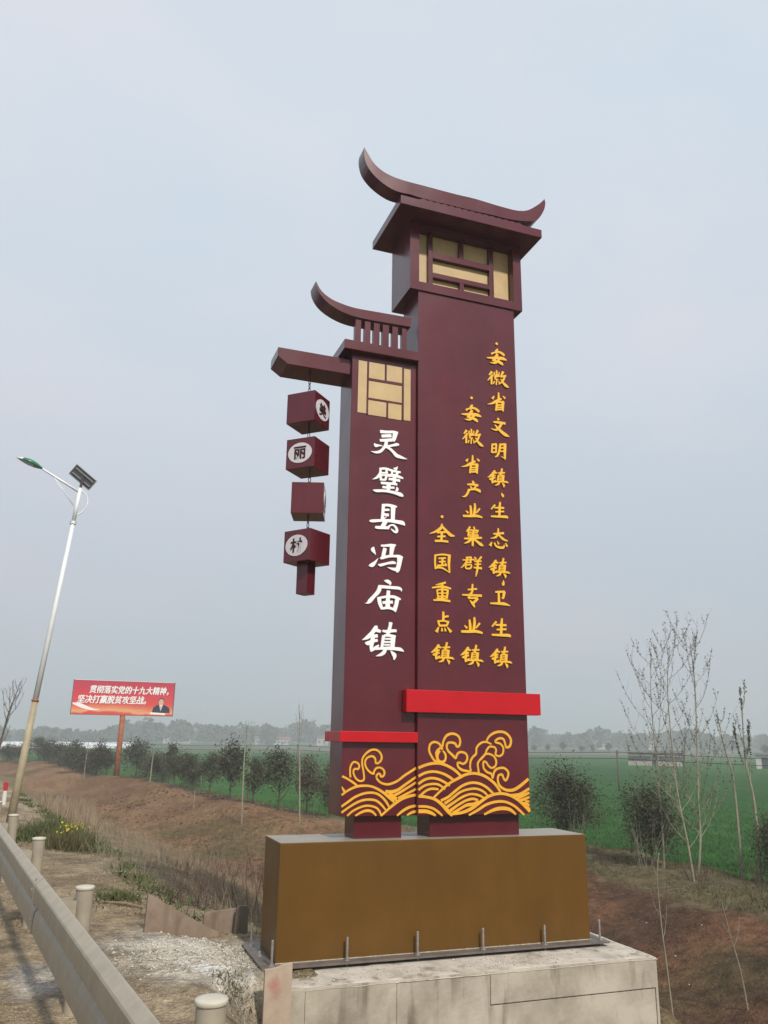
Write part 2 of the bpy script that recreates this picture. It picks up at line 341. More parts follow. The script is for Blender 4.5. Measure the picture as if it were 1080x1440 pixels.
YELLOW = [
  ('安', 1, '2.348 6.3305 0.0125 2.3347 6.2973 0.0373 2.3234 6.2667 0.0155|2.2664 6.2662 0.0206 2.2815 6.2487 0.033|2.2715 6.26 0.0155 2.3553 6.291 0.0228 2.4071 6.2802 0.0291 2.4357 6.2569 0.026|2.2028 6.1895 0.0102 2.2699 6.1988 0.0257 2.3532 6.2141 0.031 2.4157 6.2154 0.0373 2.4623 6.2035 0.0125|2.3441 6.2634 0.029 2.3112 6.1962 0.0309 2.2773 6.1627 0.0226|2.3741 6.2179 0.031 2.3415 6.1663 0.0258 2.2993 6.1383 0.0226 2.2457 6.1367 0.0082|2.2899 6.1721 0.0226 2.3518 6.163 0.0289 2.3929 6.1502 0.0351 2.4132 6.1305 0.0124'),
  ('徽', 1, '2.2676 6.0238 0.0286 2.2315 5.9734 0.0142|2.2768 5.9833 0.0255 2.2093 5.9017 0.0081|2.2587 5.9551 0.0254 2.2563 5.86 0.0202|2.328 6.0506 0.0184 2.3265 5.9971 0.0204|2.3015 6.0228 0.0143 2.2954 5.9866 0.0163 2.3523 5.9966 0.0143 2.3585 6.0329 0.0133|2.2896 5.9605 0.0163 2.3695 5.9845 0.0164|2.3259 5.9719 0.0143 2.2992 5.9352 0.0143 2.3455 5.9382 0.0133|2.3248 5.9316 0.0173 2.3178 5.8625 0.0152|2.2954 5.9086 0.0132 2.28 5.869 0.0132|2.3502 5.921 0.0133 2.3595 5.8856 0.0133|2.4129 6.0495 0.0288 2.3753 5.9684 0.0143|2.3776 5.9759 0.0184 2.4489 6.0034 0.0206|2.4298 5.99 0.0226 2.4019 5.9249 0.0205 2.3468 5.8735 0.0081|2.3768 5.9506 0.0102 2.4065 5.9056 0.0245 2.4469 5.8725 0.0348 2.4796 5.856 0.0061'),
  ('省', 1, '2.3461 5.7739 0.0162 2.3438 5.6914 0.0283|2.2863 5.7184 0.0121 2.2619 5.6809 0.0301|2.3995 5.7371 0.0101 2.4296 5.7123 0.0284|2.38 5.7022 0.0202 2.3071 5.6558 0.0322 2.2554 5.6229 0.02 2.1962 5.6036 0.005|2.3224 5.6534 0.0262 2.304 5.5376 0.02|2.3274 5.6522 0.0181 2.4097 5.6655 0.0263|2.3995 5.6678 0.0364 2.3923 5.5957 0.0323 2.3959 5.5443 0.0161|2.3263 5.6127 0.0171 2.3829 5.6237 0.0161|2.3154 5.5835 0.0161 2.382 5.5941 0.0161|2.3095 5.5551 0.018 2.3864 5.5692 0.0201'),
  ('文', 1, '2.3251 5.4561 0.012 2.3365 5.4287 0.0359|2.2678 5.3959 0.0149 2.3307 5.4006 0.0279 2.4243 5.4002 0.028|2.371 5.3892 0.0299 2.339 5.334 0.0248 2.2977 5.3038 0.0218 2.2355 5.3109 0.0059|2.2872 5.3649 0.0119 2.3285 5.3228 0.0278 2.388 5.2785 0.0378 2.4281 5.2583 0.0358 2.4704 5.2451 0.005'),
  ('明', 1, '2.2479 5.127 0.0216 2.2402 5.0186 0.0214|2.2427 5.1186 0.0196 2.3032 5.1319 0.0216|2.2982 5.1341 0.0236 2.2904 5.0303 0.0215|2.2465 5.0716 0.0156 2.2918 5.0827 0.0157|2.2403 5.0234 0.0195 2.2955 5.0357 0.0196|2.3487 5.1412 0.0247 2.3365 5.0651 0.0246 2.3095 4.995 0.0215 2.2769 4.9735 0.0078|2.3434 5.1328 0.0197 2.4226 5.1459 0.0258|2.4095 5.1469 0.0337 2.4034 5.0458 0.0315 2.4039 4.9622 0.0177|2.3523 5.0911 0.0167 2.398 5.1023 0.0168|2.3461 5.0503 0.0157 2.3967 5.0601 0.0158|2.409 4.9658 0.0137 2.3574 4.9901 0.0078'),
  ('镇', 1, '2.2692 4.8152 0.0137 2.2657 4.8006 0.0249 2.2399 4.7651 0.0236 2.2113 4.7376 0.0217 2.1793 4.719 0.0015|2.2653 4.7883 0.0188 2.2808 4.7865 0.0197 2.2979 4.7836 0.0152|2.2333 4.7491 0.0187 2.2775 4.7553 0.0188|2.1982 4.7059 0.009 2.2136 4.7035 0.0247 2.2418 4.7187 0.0187 2.2762 4.7294 0.0166|2.2471 4.7456 0.0257 2.2417 4.7157 0.0247 2.2348 4.6857 0.0217 2.2341 4.658 0.0105|2.231 4.6577 0.0075 2.2531 4.6764 0.0181 2.2753 4.6937 0.0145 2.2824 4.7039 0.0018|2.3084 4.7891 0.0122 2.3402 4.7896 0.017 2.3781 4.7989 0.0171 2.3976 4.7999 0.0153|2.3623 4.8469 0.022 2.3567 4.8182 0.0198 2.3464 4.7875 0.0219 2.338 4.7659 0.0182|2.3151 4.763 0.0188 2.3089 4.73 0.0188 2.2998 4.6821 0.0157|2.3176 4.7627 0.0128 2.3521 4.767 0.0158 2.3912 4.7661 0.0122|2.3747 4.7676 0.0305 2.3714 4.7319 0.028 2.3681 4.6935 0.0249|2.3233 4.7435 0.0103 2.3578 4.7478 0.0103|2.3165 4.7242 0.0103 2.3573 4.7293 0.0103|2.3145 4.7073 0.0091 2.3536 4.7122 0.0103|2.2624 4.6761 0.0127 2.3061 4.6852 0.0151 2.3562 4.692 0.0218 2.3875 4.6929 0.0188 2.4188 4.6924 0.0201 2.4398 4.6824 0.0037|2.3222 4.6805 0.0218 2.3117 4.6603 0.0218 2.2895 4.6445 0.0151 2.2619 4.6339 0.0018|2.3542 4.6772 0.0024 2.3709 4.6617 0.0218 2.3799 4.6497 0.0249 2.3755 4.6258 0.0061'),
  ('生', 1, '2.2647 4.4116 0.0185 2.2149 4.3544 0.0134|2.2532 4.3769 0.0168 2.3753 4.3865 0.022|2.3276 4.4507 0.0186 2.3193 4.3763 0.0278 2.3119 4.2722 0.0251|2.2652 4.3306 0.0151 2.3741 4.3465 0.0186|2.2094 4.2731 0.0183 2.3077 4.2797 0.0235 2.4051 4.2861 0.0287 2.4116 4.2685 0.0051'),
  ('态', 1, '2.296 4.1461 0.015 2.2945 4.0903 0.0253|2.2338 4.0753 0.0168 2.365 4.0973 0.0236|2.2975 4.0951 0.0253 2.264 4.0426 0.0224 2.1986 4.021 0.0056|2.2941 4.0768 0.0187 2.3512 4.0287 0.0263 2.4113 4.0103 0.0094|2.2121 3.9814 0.0111 2.1917 3.936 0.0296|2.2429 3.9781 0.0158 2.2708 3.9364 0.0233 2.3483 3.9303 0.0262 2.3659 3.9649 0.0075|2.2802 3.9969 0.0093 2.2968 3.9637 0.0205|2.3793 3.9885 0.0094 2.3995 3.9467 0.0263'),
  ('镇', 1, '2.2574 3.787 0.0137 2.2539 3.7725 0.0249 2.2282 3.7378 0.0236 2.1997 3.7112 0.0217 2.1679 3.6939 0.0015|2.2535 3.76 0.0188 2.269 3.7575 0.0197 2.286 3.754 0.0152|2.2216 3.7219 0.0188 2.2657 3.7263 0.0188|2.1866 3.6799 0.009 2.202 3.6768 0.0247 2.2301 3.6909 0.0187 2.2643 3.7003 0.0167|2.2354 3.7178 0.0257 2.23 3.688 0.0248 2.2231 3.658 0.0217 2.2223 3.6302 0.0105|2.2192 3.6299 0.0075 2.2413 3.6478 0.0181 2.2634 3.6643 0.0145 2.2704 3.6743 0.0018|2.2964 3.759 0.0122 2.3281 3.7582 0.0171 2.3658 3.7659 0.0171 2.3852 3.7661 0.0153|2.3501 3.815 0.022 2.3445 3.7863 0.0199 2.3343 3.7558 0.022 2.3258 3.7344 0.0183|2.3031 3.7324 0.0189 2.2969 3.6995 0.0188 2.2878 3.6516 0.0157|2.3056 3.732 0.0128 2.3399 3.735 0.0158 2.3788 3.7324 0.0122|2.3623 3.7345 0.0305 2.3591 3.6988 0.028 2.3557 3.6602 0.0249|2.3112 3.7125 0.0103 2.3455 3.7154 0.0104|2.3045 3.6933 0.0103 2.345 3.6967 0.0103|2.3024 3.6764 0.0091 2.3414 3.6796 0.0103|2.2505 3.6471 0.0127 2.2941 3.6545 0.0151 2.3439 3.6592 0.0219 2.375 3.6588 0.0189 2.4062 3.657 0.0201 2.4271 3.646 0.0037|2.31 3.6491 0.0218 2.2995 3.6291 0.0218 2.2775 3.6142 0.0151 2.25 3.6046 0.0018|2.3419 3.6443 0.0024 2.3585 3.6281 0.0219 2.3675 3.6156 0.0249 2.363 3.5917 0.0061'),
  ('卫', 1, '2.241 3.4317 0.02 2.3551 3.4444 0.0238|2.3503 3.4458 0.0329 2.338 3.3872 0.0255 2.3335 3.3637 0.0109|2.3336 3.3654 0.0136 2.311 3.3767 0.0055|2.281 3.4321 0.0236 2.2824 3.3104 0.0271|2.1762 3.3057 0.0162 2.2729 3.3098 0.0253 2.3491 3.3099 0.0309 2.4138 3.2954 0.0073'),
  ('生', 1, '2.2458 3.1146 0.0197 2.1926 3.0568 0.0142|2.2335 3.0785 0.0178 2.3641 3.0821 0.0234|2.313 3.1525 0.0198 2.3042 3.0743 0.0296 2.2963 2.9647 0.0267|2.2463 3.0289 0.016 2.3628 3.0398 0.0197|2.1867 2.9712 0.0195 2.2918 2.9728 0.0249 2.3959 2.9744 0.0305 2.4029 2.9555 0.0054'),
  ('镇', 1, '2.249 2.8284 0.0136 2.2455 2.814 0.0248 2.22 2.7804 0.0235 2.1917 2.7549 0.0217 2.1601 2.7388 0.0015|2.2451 2.8016 0.0188 2.2605 2.7985 0.0197 2.2773 2.7943 0.0151|2.2134 2.7648 0.0187 2.2571 2.7674 0.0187|2.1787 2.7242 0.009 2.1939 2.7205 0.0246 2.2218 2.7335 0.0187 2.2558 2.7415 0.0166|2.2271 2.7601 0.0256 2.2217 2.7305 0.0247 2.2148 2.7009 0.0216 2.2141 2.6731 0.0105|2.211 2.673 0.0075 2.2329 2.69 0.018 2.2548 2.7056 0.0145 2.2619 2.7153 0.0018|2.2877 2.799 0.0121 2.3192 2.7969 0.017 2.3566 2.8032 0.0171 2.3759 2.8026 0.0152|2.341 2.8528 0.022 2.3355 2.8244 0.0198 2.3253 2.7943 0.0219 2.3169 2.7732 0.0182|2.2943 2.7721 0.0188 2.2881 2.7394 0.0187 2.2791 2.692 0.0157|2.2968 2.7716 0.0127 2.3309 2.7733 0.0158 2.3695 2.7692 0.0122|2.3531 2.7719 0.0304 2.3499 2.7364 0.0279 2.3465 2.698 0.0248|2.3024 2.7519 0.0103 2.3365 2.7535 0.0103|2.2956 2.733 0.0103 2.3359 2.7349 0.0103|2.2936 2.7162 0.0091 2.3323 2.7179 0.0103|2.2421 2.6889 0.0126 2.2853 2.6947 0.0151 2.3348 2.6974 0.0218 2.3657 2.6959 0.0188 2.3966 2.6928 0.02 2.4174 2.681 0.0036|2.3011 2.6886 0.0217 2.2907 2.6691 0.0217 2.2688 2.655 0.015 2.2415 2.6465 0.0018|2.3328 2.6827 0.0024 2.3493 2.6658 0.0218 2.3581 2.6529 0.0248 2.3537 2.6293 0.006'),
  ('安', 2, '2.0045 5.5672 0.0122 1.9919 5.5343 0.0367 1.9813 5.5039 0.0152|1.9264 5.5055 0.0203 1.9411 5.4873 0.0324|1.9313 5.4991 0.0152 2.0118 5.5272 0.0224 2.0618 5.5146 0.0286 2.0895 5.4901 0.0255|1.8658 5.4306 0.0101 1.9304 5.4376 0.0253 2.0104 5.45 0.0305 2.0706 5.4491 0.0367 2.1156 5.4356 0.0122|2.0013 5.4999 0.0285 1.9701 5.4336 0.0304 1.9378 5.401 0.0222|2.0305 5.4532 0.0305 1.9996 5.4024 0.0253 1.9592 5.3758 0.0222 1.9076 5.376 0.008|1.9498 5.41 0.0222 2.0095 5.3988 0.0284 2.0492 5.3844 0.0345 2.0689 5.364 0.0122'),
  ('徽', 2, '1.9304 5.2456 0.0273 1.8965 5.1981 0.0136|1.9396 5.2063 0.0244 1.8761 5.1296 0.0077|1.9225 5.1796 0.0243 1.9211 5.088 0.0194|1.9877 5.2696 0.0176 1.9868 5.218 0.0196|1.9627 5.2436 0.0137 1.9572 5.2089 0.0156 2.0113 5.2168 0.0137 2.0168 5.2516 0.0128|1.9519 5.1839 0.0156 2.0278 5.2046 0.0157|1.9863 5.1938 0.0137 1.9613 5.1592 0.0136 2.0054 5.1607 0.0127|1.9857 5.155 0.0166 1.9796 5.0886 0.0146|1.9579 5.1336 0.0126 1.9436 5.096 0.0126|2.01 5.144 0.0127 2.0191 5.1096 0.0127|2.0684 5.266 0.0276 2.0334 5.189 0.0137|2.0355 5.1961 0.0176 2.1031 5.2205 0.0197|2.085 5.2081 0.0216 2.0591 5.1462 0.0196 2.0072 5.0983 0.0078|2.035 5.1718 0.0098 2.0637 5.1275 0.0235 2.1024 5.0943 0.0333 2.1336 5.0775 0.0059'),
  ('省', 2, '1.9982 4.958 0.0153 1.9968 4.8815 0.0267|1.9411 4.908 0.0114 1.9179 4.8737 0.0285|2.0501 4.9226 0.0096 2.0794 4.8989 0.0269|2.0316 4.8907 0.0191 1.9618 4.8494 0.0304 1.9122 4.82 0.0189 1.8553 4.8035 0.0047|1.9765 4.8467 0.0247 1.9599 4.7398 0.0189|1.9814 4.8455 0.0171 2.0607 4.856 0.0249|2.0508 4.8583 0.0344 2.0446 4.7916 0.0305 2.0486 4.7438 0.0152|1.9808 4.8089 0.0162 2.0352 4.8178 0.0153|1.9705 4.782 0.0152 2.0347 4.7903 0.0152|1.9651 4.7559 0.017 2.0392 4.7672 0.019'),
  ('产', 2, '1.9917 4.6572 0.0142 2.0057 4.6277 0.034|1.9261 4.6061 0.0169 1.9958 4.6146 0.0227 2.0616 4.6107 0.0246|1.9616 4.5921 0.0151 1.9824 4.57 0.0188|2.0343 4.6009 0.0189 2.0094 4.5686 0.0189|1.9319 4.5429 0.0206 2.0142 4.5619 0.0226 2.0721 4.5505 0.034 2.0833 4.5308 0.0076|1.9464 4.5492 0.0263 1.9264 4.5014 0.0225 1.8971 4.4662 0.0186 1.8607 4.4602 0.0047'),
  ('业', 2, '2.014 4.4002 0.0184 2.0154 4.3381 0.0275 2.0009 4.2531 0.0265|1.9598 4.3701 0.0183 1.9674 4.3089 0.0274 1.9663 4.2454 0.0248|1.9045 4.3036 0.0099 1.9341 4.2799 0.0248|2.0746 4.3463 0.0184 2.0301 4.2904 0.0133|1.8676 4.2411 0.023 1.9448 4.247 0.0264 2.0312 4.2587 0.0283 2.1022 4.248 0.0183'),
  ('集', 2, '1.9556 4.1292 0.0203 1.9081 4.0677 0.011|1.934 4.088 0.0202 1.9281 4.0167 0.0183|1.9966 4.1334 0.0185 2.0076 4.1043 0.0166|1.9388 4.092 0.0147 2.0551 4.0931 0.0185|1.9384 4.0636 0.0128 2.0452 4.0743 0.0129|1.938 4.0415 0.0128 2.0447 4.0521 0.0129|1.9329 4.0207 0.0146 2.0539 4.0344 0.0166|1.9931 4.0957 0.0184 1.9852 4.0285 0.0184|1.8786 3.9872 0.0164 1.9752 4.001 0.0229 2.0918 4.0168 0.0203|1.9831 4.0168 0.0257 1.9784 3.9134 0.0238|1.9656 3.9913 0.0238 1.9272 3.9568 0.0237 1.8779 3.9345 0.0045|1.9941 3.994 0.0202 2.0411 3.9633 0.0257 2.0787 3.9404 0.035 2.109 3.9283 0.0055'),
  ('群', 2, '1.8962 3.7793 0.0163 1.964 3.7897 0.0182|1.9592 3.7893 0.0218 1.9469 3.7274 0.0181|1.8565 3.7499 0.0126 2.0013 3.7669 0.0164|1.8859 3.7222 0.0144 1.963 3.7332 0.0145|1.9149 3.781 0.0199 1.8952 3.7186 0.0216 1.8366 3.6602 0.0054|1.8948 3.6927 0.0162 1.8944 3.6625 0.0162 1.9478 3.667 0.018 1.9578 3.7067 0.0163 1.8949 3.697 0.0126|1.9999 3.7947 0.0182 2.0202 3.7668 0.0164|2.0835 3.8065 0.0201 2.0513 3.7652 0.0164|1.9943 3.7472 0.0163 2.0815 3.7565 0.0164|1.9984 3.7145 0.0145 2.0761 3.7238 0.0146|1.9865 3.6789 0.0163 2.0846 3.6776 0.0255|2.0391 3.7676 0.0219 2.0315 3.6697 0.0254 2.0091 3.5815 0.009'),
  ('专', 2, '1.9122 3.433 0.0142 1.9747 3.4419 0.0179 2.0234 3.4498 0.0179|1.971 3.4996 0.0179 1.965 3.4241 0.025|1.8466 3.3731 0.0141 1.9549 3.3767 0.0222 2.0782 3.3796 0.0251|1.9697 3.4245 0.0223 1.9172 3.3401 0.0222|1.9172 3.3427 0.0177 2.0309 3.3524 0.0196|2.0308 3.3482 0.0268 1.9908 3.3073 0.024 1.9579 3.2814 0.0159|1.9336 3.3219 0.0071 1.9673 3.2888 0.0284 1.9916 3.25 0.0124'),
  ('业', 2, '1.9851 3.1454 0.0194 1.9866 3.0804 0.029 1.9712 2.9923 0.028|1.9274 3.1168 0.0193 1.9355 3.0524 0.0289 1.9343 2.9861 0.0262|1.8685 3.0501 0.0105 1.9002 3.0238 0.0262|2.0497 3.0859 0.0194 2.0023 3.0298 0.014|1.8294 2.9867 0.0243 1.9115 2.9889 0.0279 2.0035 2.9966 0.0298 2.079 2.9818 0.0194'),
  ('镇', 2, '1.9083 2.8306 0.0139 1.9049 2.816 0.0252 1.8793 2.7818 0.0239 1.8507 2.756 0.022 1.8187 2.7396 0.0015|1.9047 2.8034 0.0191 1.9204 2.8003 0.02 1.9376 2.796 0.0154|1.8728 2.766 0.019 1.9173 2.7687 0.019|1.8378 2.7247 0.0092 1.8533 2.721 0.025 1.8817 2.7342 0.019 1.9163 2.7424 0.0169|1.8868 2.7613 0.0261 1.8816 2.7312 0.0251 1.8749 2.7012 0.022 1.8745 2.6729 0.0107|1.8714 2.6728 0.0076 1.8935 2.6901 0.0183 1.9157 2.706 0.0147 1.9227 2.7158 0.0018|1.9481 2.8008 0.0123 1.9802 2.7987 0.0173 2.0183 2.8051 0.0173 2.038 2.8046 0.0155|2.0019 2.8555 0.0223 1.9966 2.8266 0.0201 1.9865 2.796 0.0222 1.9782 2.7746 0.0185|1.9552 2.7735 0.0191 1.9492 2.7403 0.0191 1.9405 2.6922 0.0159|1.9577 2.773 0.0129 1.9924 2.7747 0.0161 2.0319 2.7706 0.0124|2.0151 2.7734 0.0309 2.0122 2.7373 0.0284 2.0092 2.6983 0.0252|1.9636 2.753 0.0105 1.9983 2.7546 0.0105|1.957 2.7338 0.0105 1.998 2.7357 0.0105|1.9551 2.7167 0.0092 1.9945 2.7185 0.0105|1.9029 2.689 0.0128 1.9468 2.6949 0.0153 1.9973 2.6977 0.0222 2.0288 2.6962 0.0191 2.0604 2.6931 0.0204 2.0817 2.6812 0.0037|1.9631 2.6887 0.0221 1.9527 2.6689 0.0221 1.9305 2.6546 0.0153 1.9028 2.646 0.0018|1.9954 2.6827 0.0025 2.0124 2.6656 0.0221 2.0216 2.6526 0.0252 2.0173 2.6286 0.0061'),
  ('全', 3, '1.6185 4.1262 0.0135 1.6108 4.0833 0.0288 1.5552 4.0383 0.0251 1.4744 4.0024 0.0053|1.6202 4.0974 0.0226 1.6754 4.0461 0.0298 1.7216 4.0113 0.0344 1.7701 4.0047 0.0054|1.5597 4.024 0.0197 1.6735 4.0406 0.0199|1.5641 3.9783 0.0179 1.6583 3.9919 0.0198|1.5346 3.9278 0.0223 1.6099 3.9368 0.0233 1.6912 3.9342 0.0216|1.617 4.0332 0.0252 1.6099 3.935 0.0251'),
  ('国', 3, '1.5404 3.7803 0.0221 1.5355 3.6961 0.0194 1.5443 3.6246 0.022|1.5403 3.7734 0.0159 1.6273 3.7898 0.0178 1.7176 3.785 0.0197|1.7028 3.788 0.0322 1.6964 3.6929 0.0267 1.7047 3.5954 0.0124|1.5398 3.6412 0.022 1.6172 3.6435 0.0194 1.7057 3.598 0.0089|1.5749 3.7423 0.0159 1.6611 3.7542 0.0178|1.5811 3.706 0.0159 1.6562 3.7169 0.016|1.5608 3.6642 0.0176 1.6742 3.6773 0.0178|1.6225 3.7465 0.0213 1.6174 3.669 0.0212|1.6487 3.6991 0.0115 1.6651 3.6834 0.0124'),
  ('重', 3, '1.659 3.4916 0.0193 1.607 3.4732 0.0193 1.5418 3.4581 0.0052|1.5002 3.4214 0.0139 1.6068 3.4437 0.0245 1.7178 3.4294 0.0176|1.5569 3.4039 0.0191 1.57 3.3238 0.0174|1.5569 3.4039 0.0157 1.6248 3.414 0.0175 1.6902 3.4079 0.0193|1.6811 3.4115 0.0246 1.6695 3.3309 0.021|1.5657 3.3694 0.0122 1.6745 3.3791 0.0123|1.5701 3.3363 0.0139 1.6697 3.3468 0.014|1.6179 3.4783 0.0228 1.615 3.302 0.0243|1.5502 3.3149 0.0121 1.6804 3.3258 0.0122|1.5142 3.2924 0.0155 1.615 3.302 0.0243 1.7074 3.2943 0.0218'),
  ('点', 3, '1.6277 3.1808 0.0225 1.627 3.0834 0.0258|1.6318 3.1249 0.0207 1.6878 3.1367 0.0191|1.5598 3.0752 0.0188 1.6315 3.0837 0.0155 1.6927 3.0734 0.0207|1.5687 3.0733 0.0189 1.5837 3.0332 0.0214|1.6809 3.0744 0.0224 1.6671 3.0365 0.0189|1.5775 3.0312 0.0188 1.6671 3.0382 0.0207|1.5747 3.0163 0.0103 1.5486 2.9626 0.0324|1.6086 3.0126 0.0086 1.6129 2.9744 0.024|1.64 3.0144 0.0086 1.6532 2.9767 0.0223|1.6715 3.022 0.0103 1.7133 2.9719 0.0327'),
  ('镇', 3, '1.5735 2.8399 0.0137 1.5703 2.8256 0.0249 1.5454 2.7918 0.0236 1.5176 2.7662 0.0217 1.4862 2.75 0.0015|1.5702 2.8131 0.0188 1.5857 2.81 0.0197 1.6027 2.8059 0.0152|1.5392 2.7761 0.0187 1.583 2.7789 0.0188|1.5052 2.7353 0.009 1.5205 2.7317 0.0247 1.5483 2.7447 0.0187 1.5823 2.7528 0.0166|1.553 2.7715 0.0257 1.5483 2.7418 0.0247 1.542 2.7121 0.0217 1.5419 2.6842 0.0105|1.5388 2.6841 0.0075 1.5604 2.7012 0.0181 1.5821 2.7169 0.0145 1.5889 2.7266 0.0018|1.613 2.8105 0.0122 1.6447 2.8086 0.017 1.6822 2.8149 0.0171 1.7015 2.8144 0.0153|1.6654 2.8646 0.022 1.6605 2.8361 0.0198 1.6509 2.8059 0.0219 1.643 2.7847 0.0182|1.6203 2.7836 0.0188 1.6148 2.7508 0.0188 1.6067 2.7033 0.0157|1.6227 2.7832 0.0128 1.657 2.7848 0.0158 1.6959 2.7808 0.0122|1.6794 2.7836 0.0305 1.6769 2.7479 0.028 1.6744 2.7094 0.0249|1.6288 2.7633 0.0103 1.663 2.765 0.0103|1.6225 2.7444 0.0103 1.6629 2.7463 0.0103|1.6208 2.7275 0.0091 1.6596 2.7293 0.0103|1.5696 2.7001 0.0127 1.6129 2.7059 0.0151 1.6626 2.7088 0.0218 1.6937 2.7073 0.0188 1.7248 2.7043 0.0201 1.7459 2.6925 0.0037|1.629 2.6999 0.0218 1.6189 2.6803 0.0218 1.5972 2.6661 0.0151 1.57 2.6576 0.0018|1.6609 2.694 0.0024 1.6778 2.6771 0.0218 1.687 2.6642 0.0249 1.6831 2.6405 0.0061'),
]
COMMAS = ['2.3501 4.5624 0.0038 2.3564 4.5428 0.0231 2.3659 4.5255 0.0307 2.3605 4.511 0.0077', '2.3454 3.5694 0.0055 2.3446 3.5432 0.0239 2.3382 3.521 0.0312 2.3311 3.5101 0.0073']
DOTS = [(2.337, 6.394), (1.997, 5.649), (1.62, 4.205)]
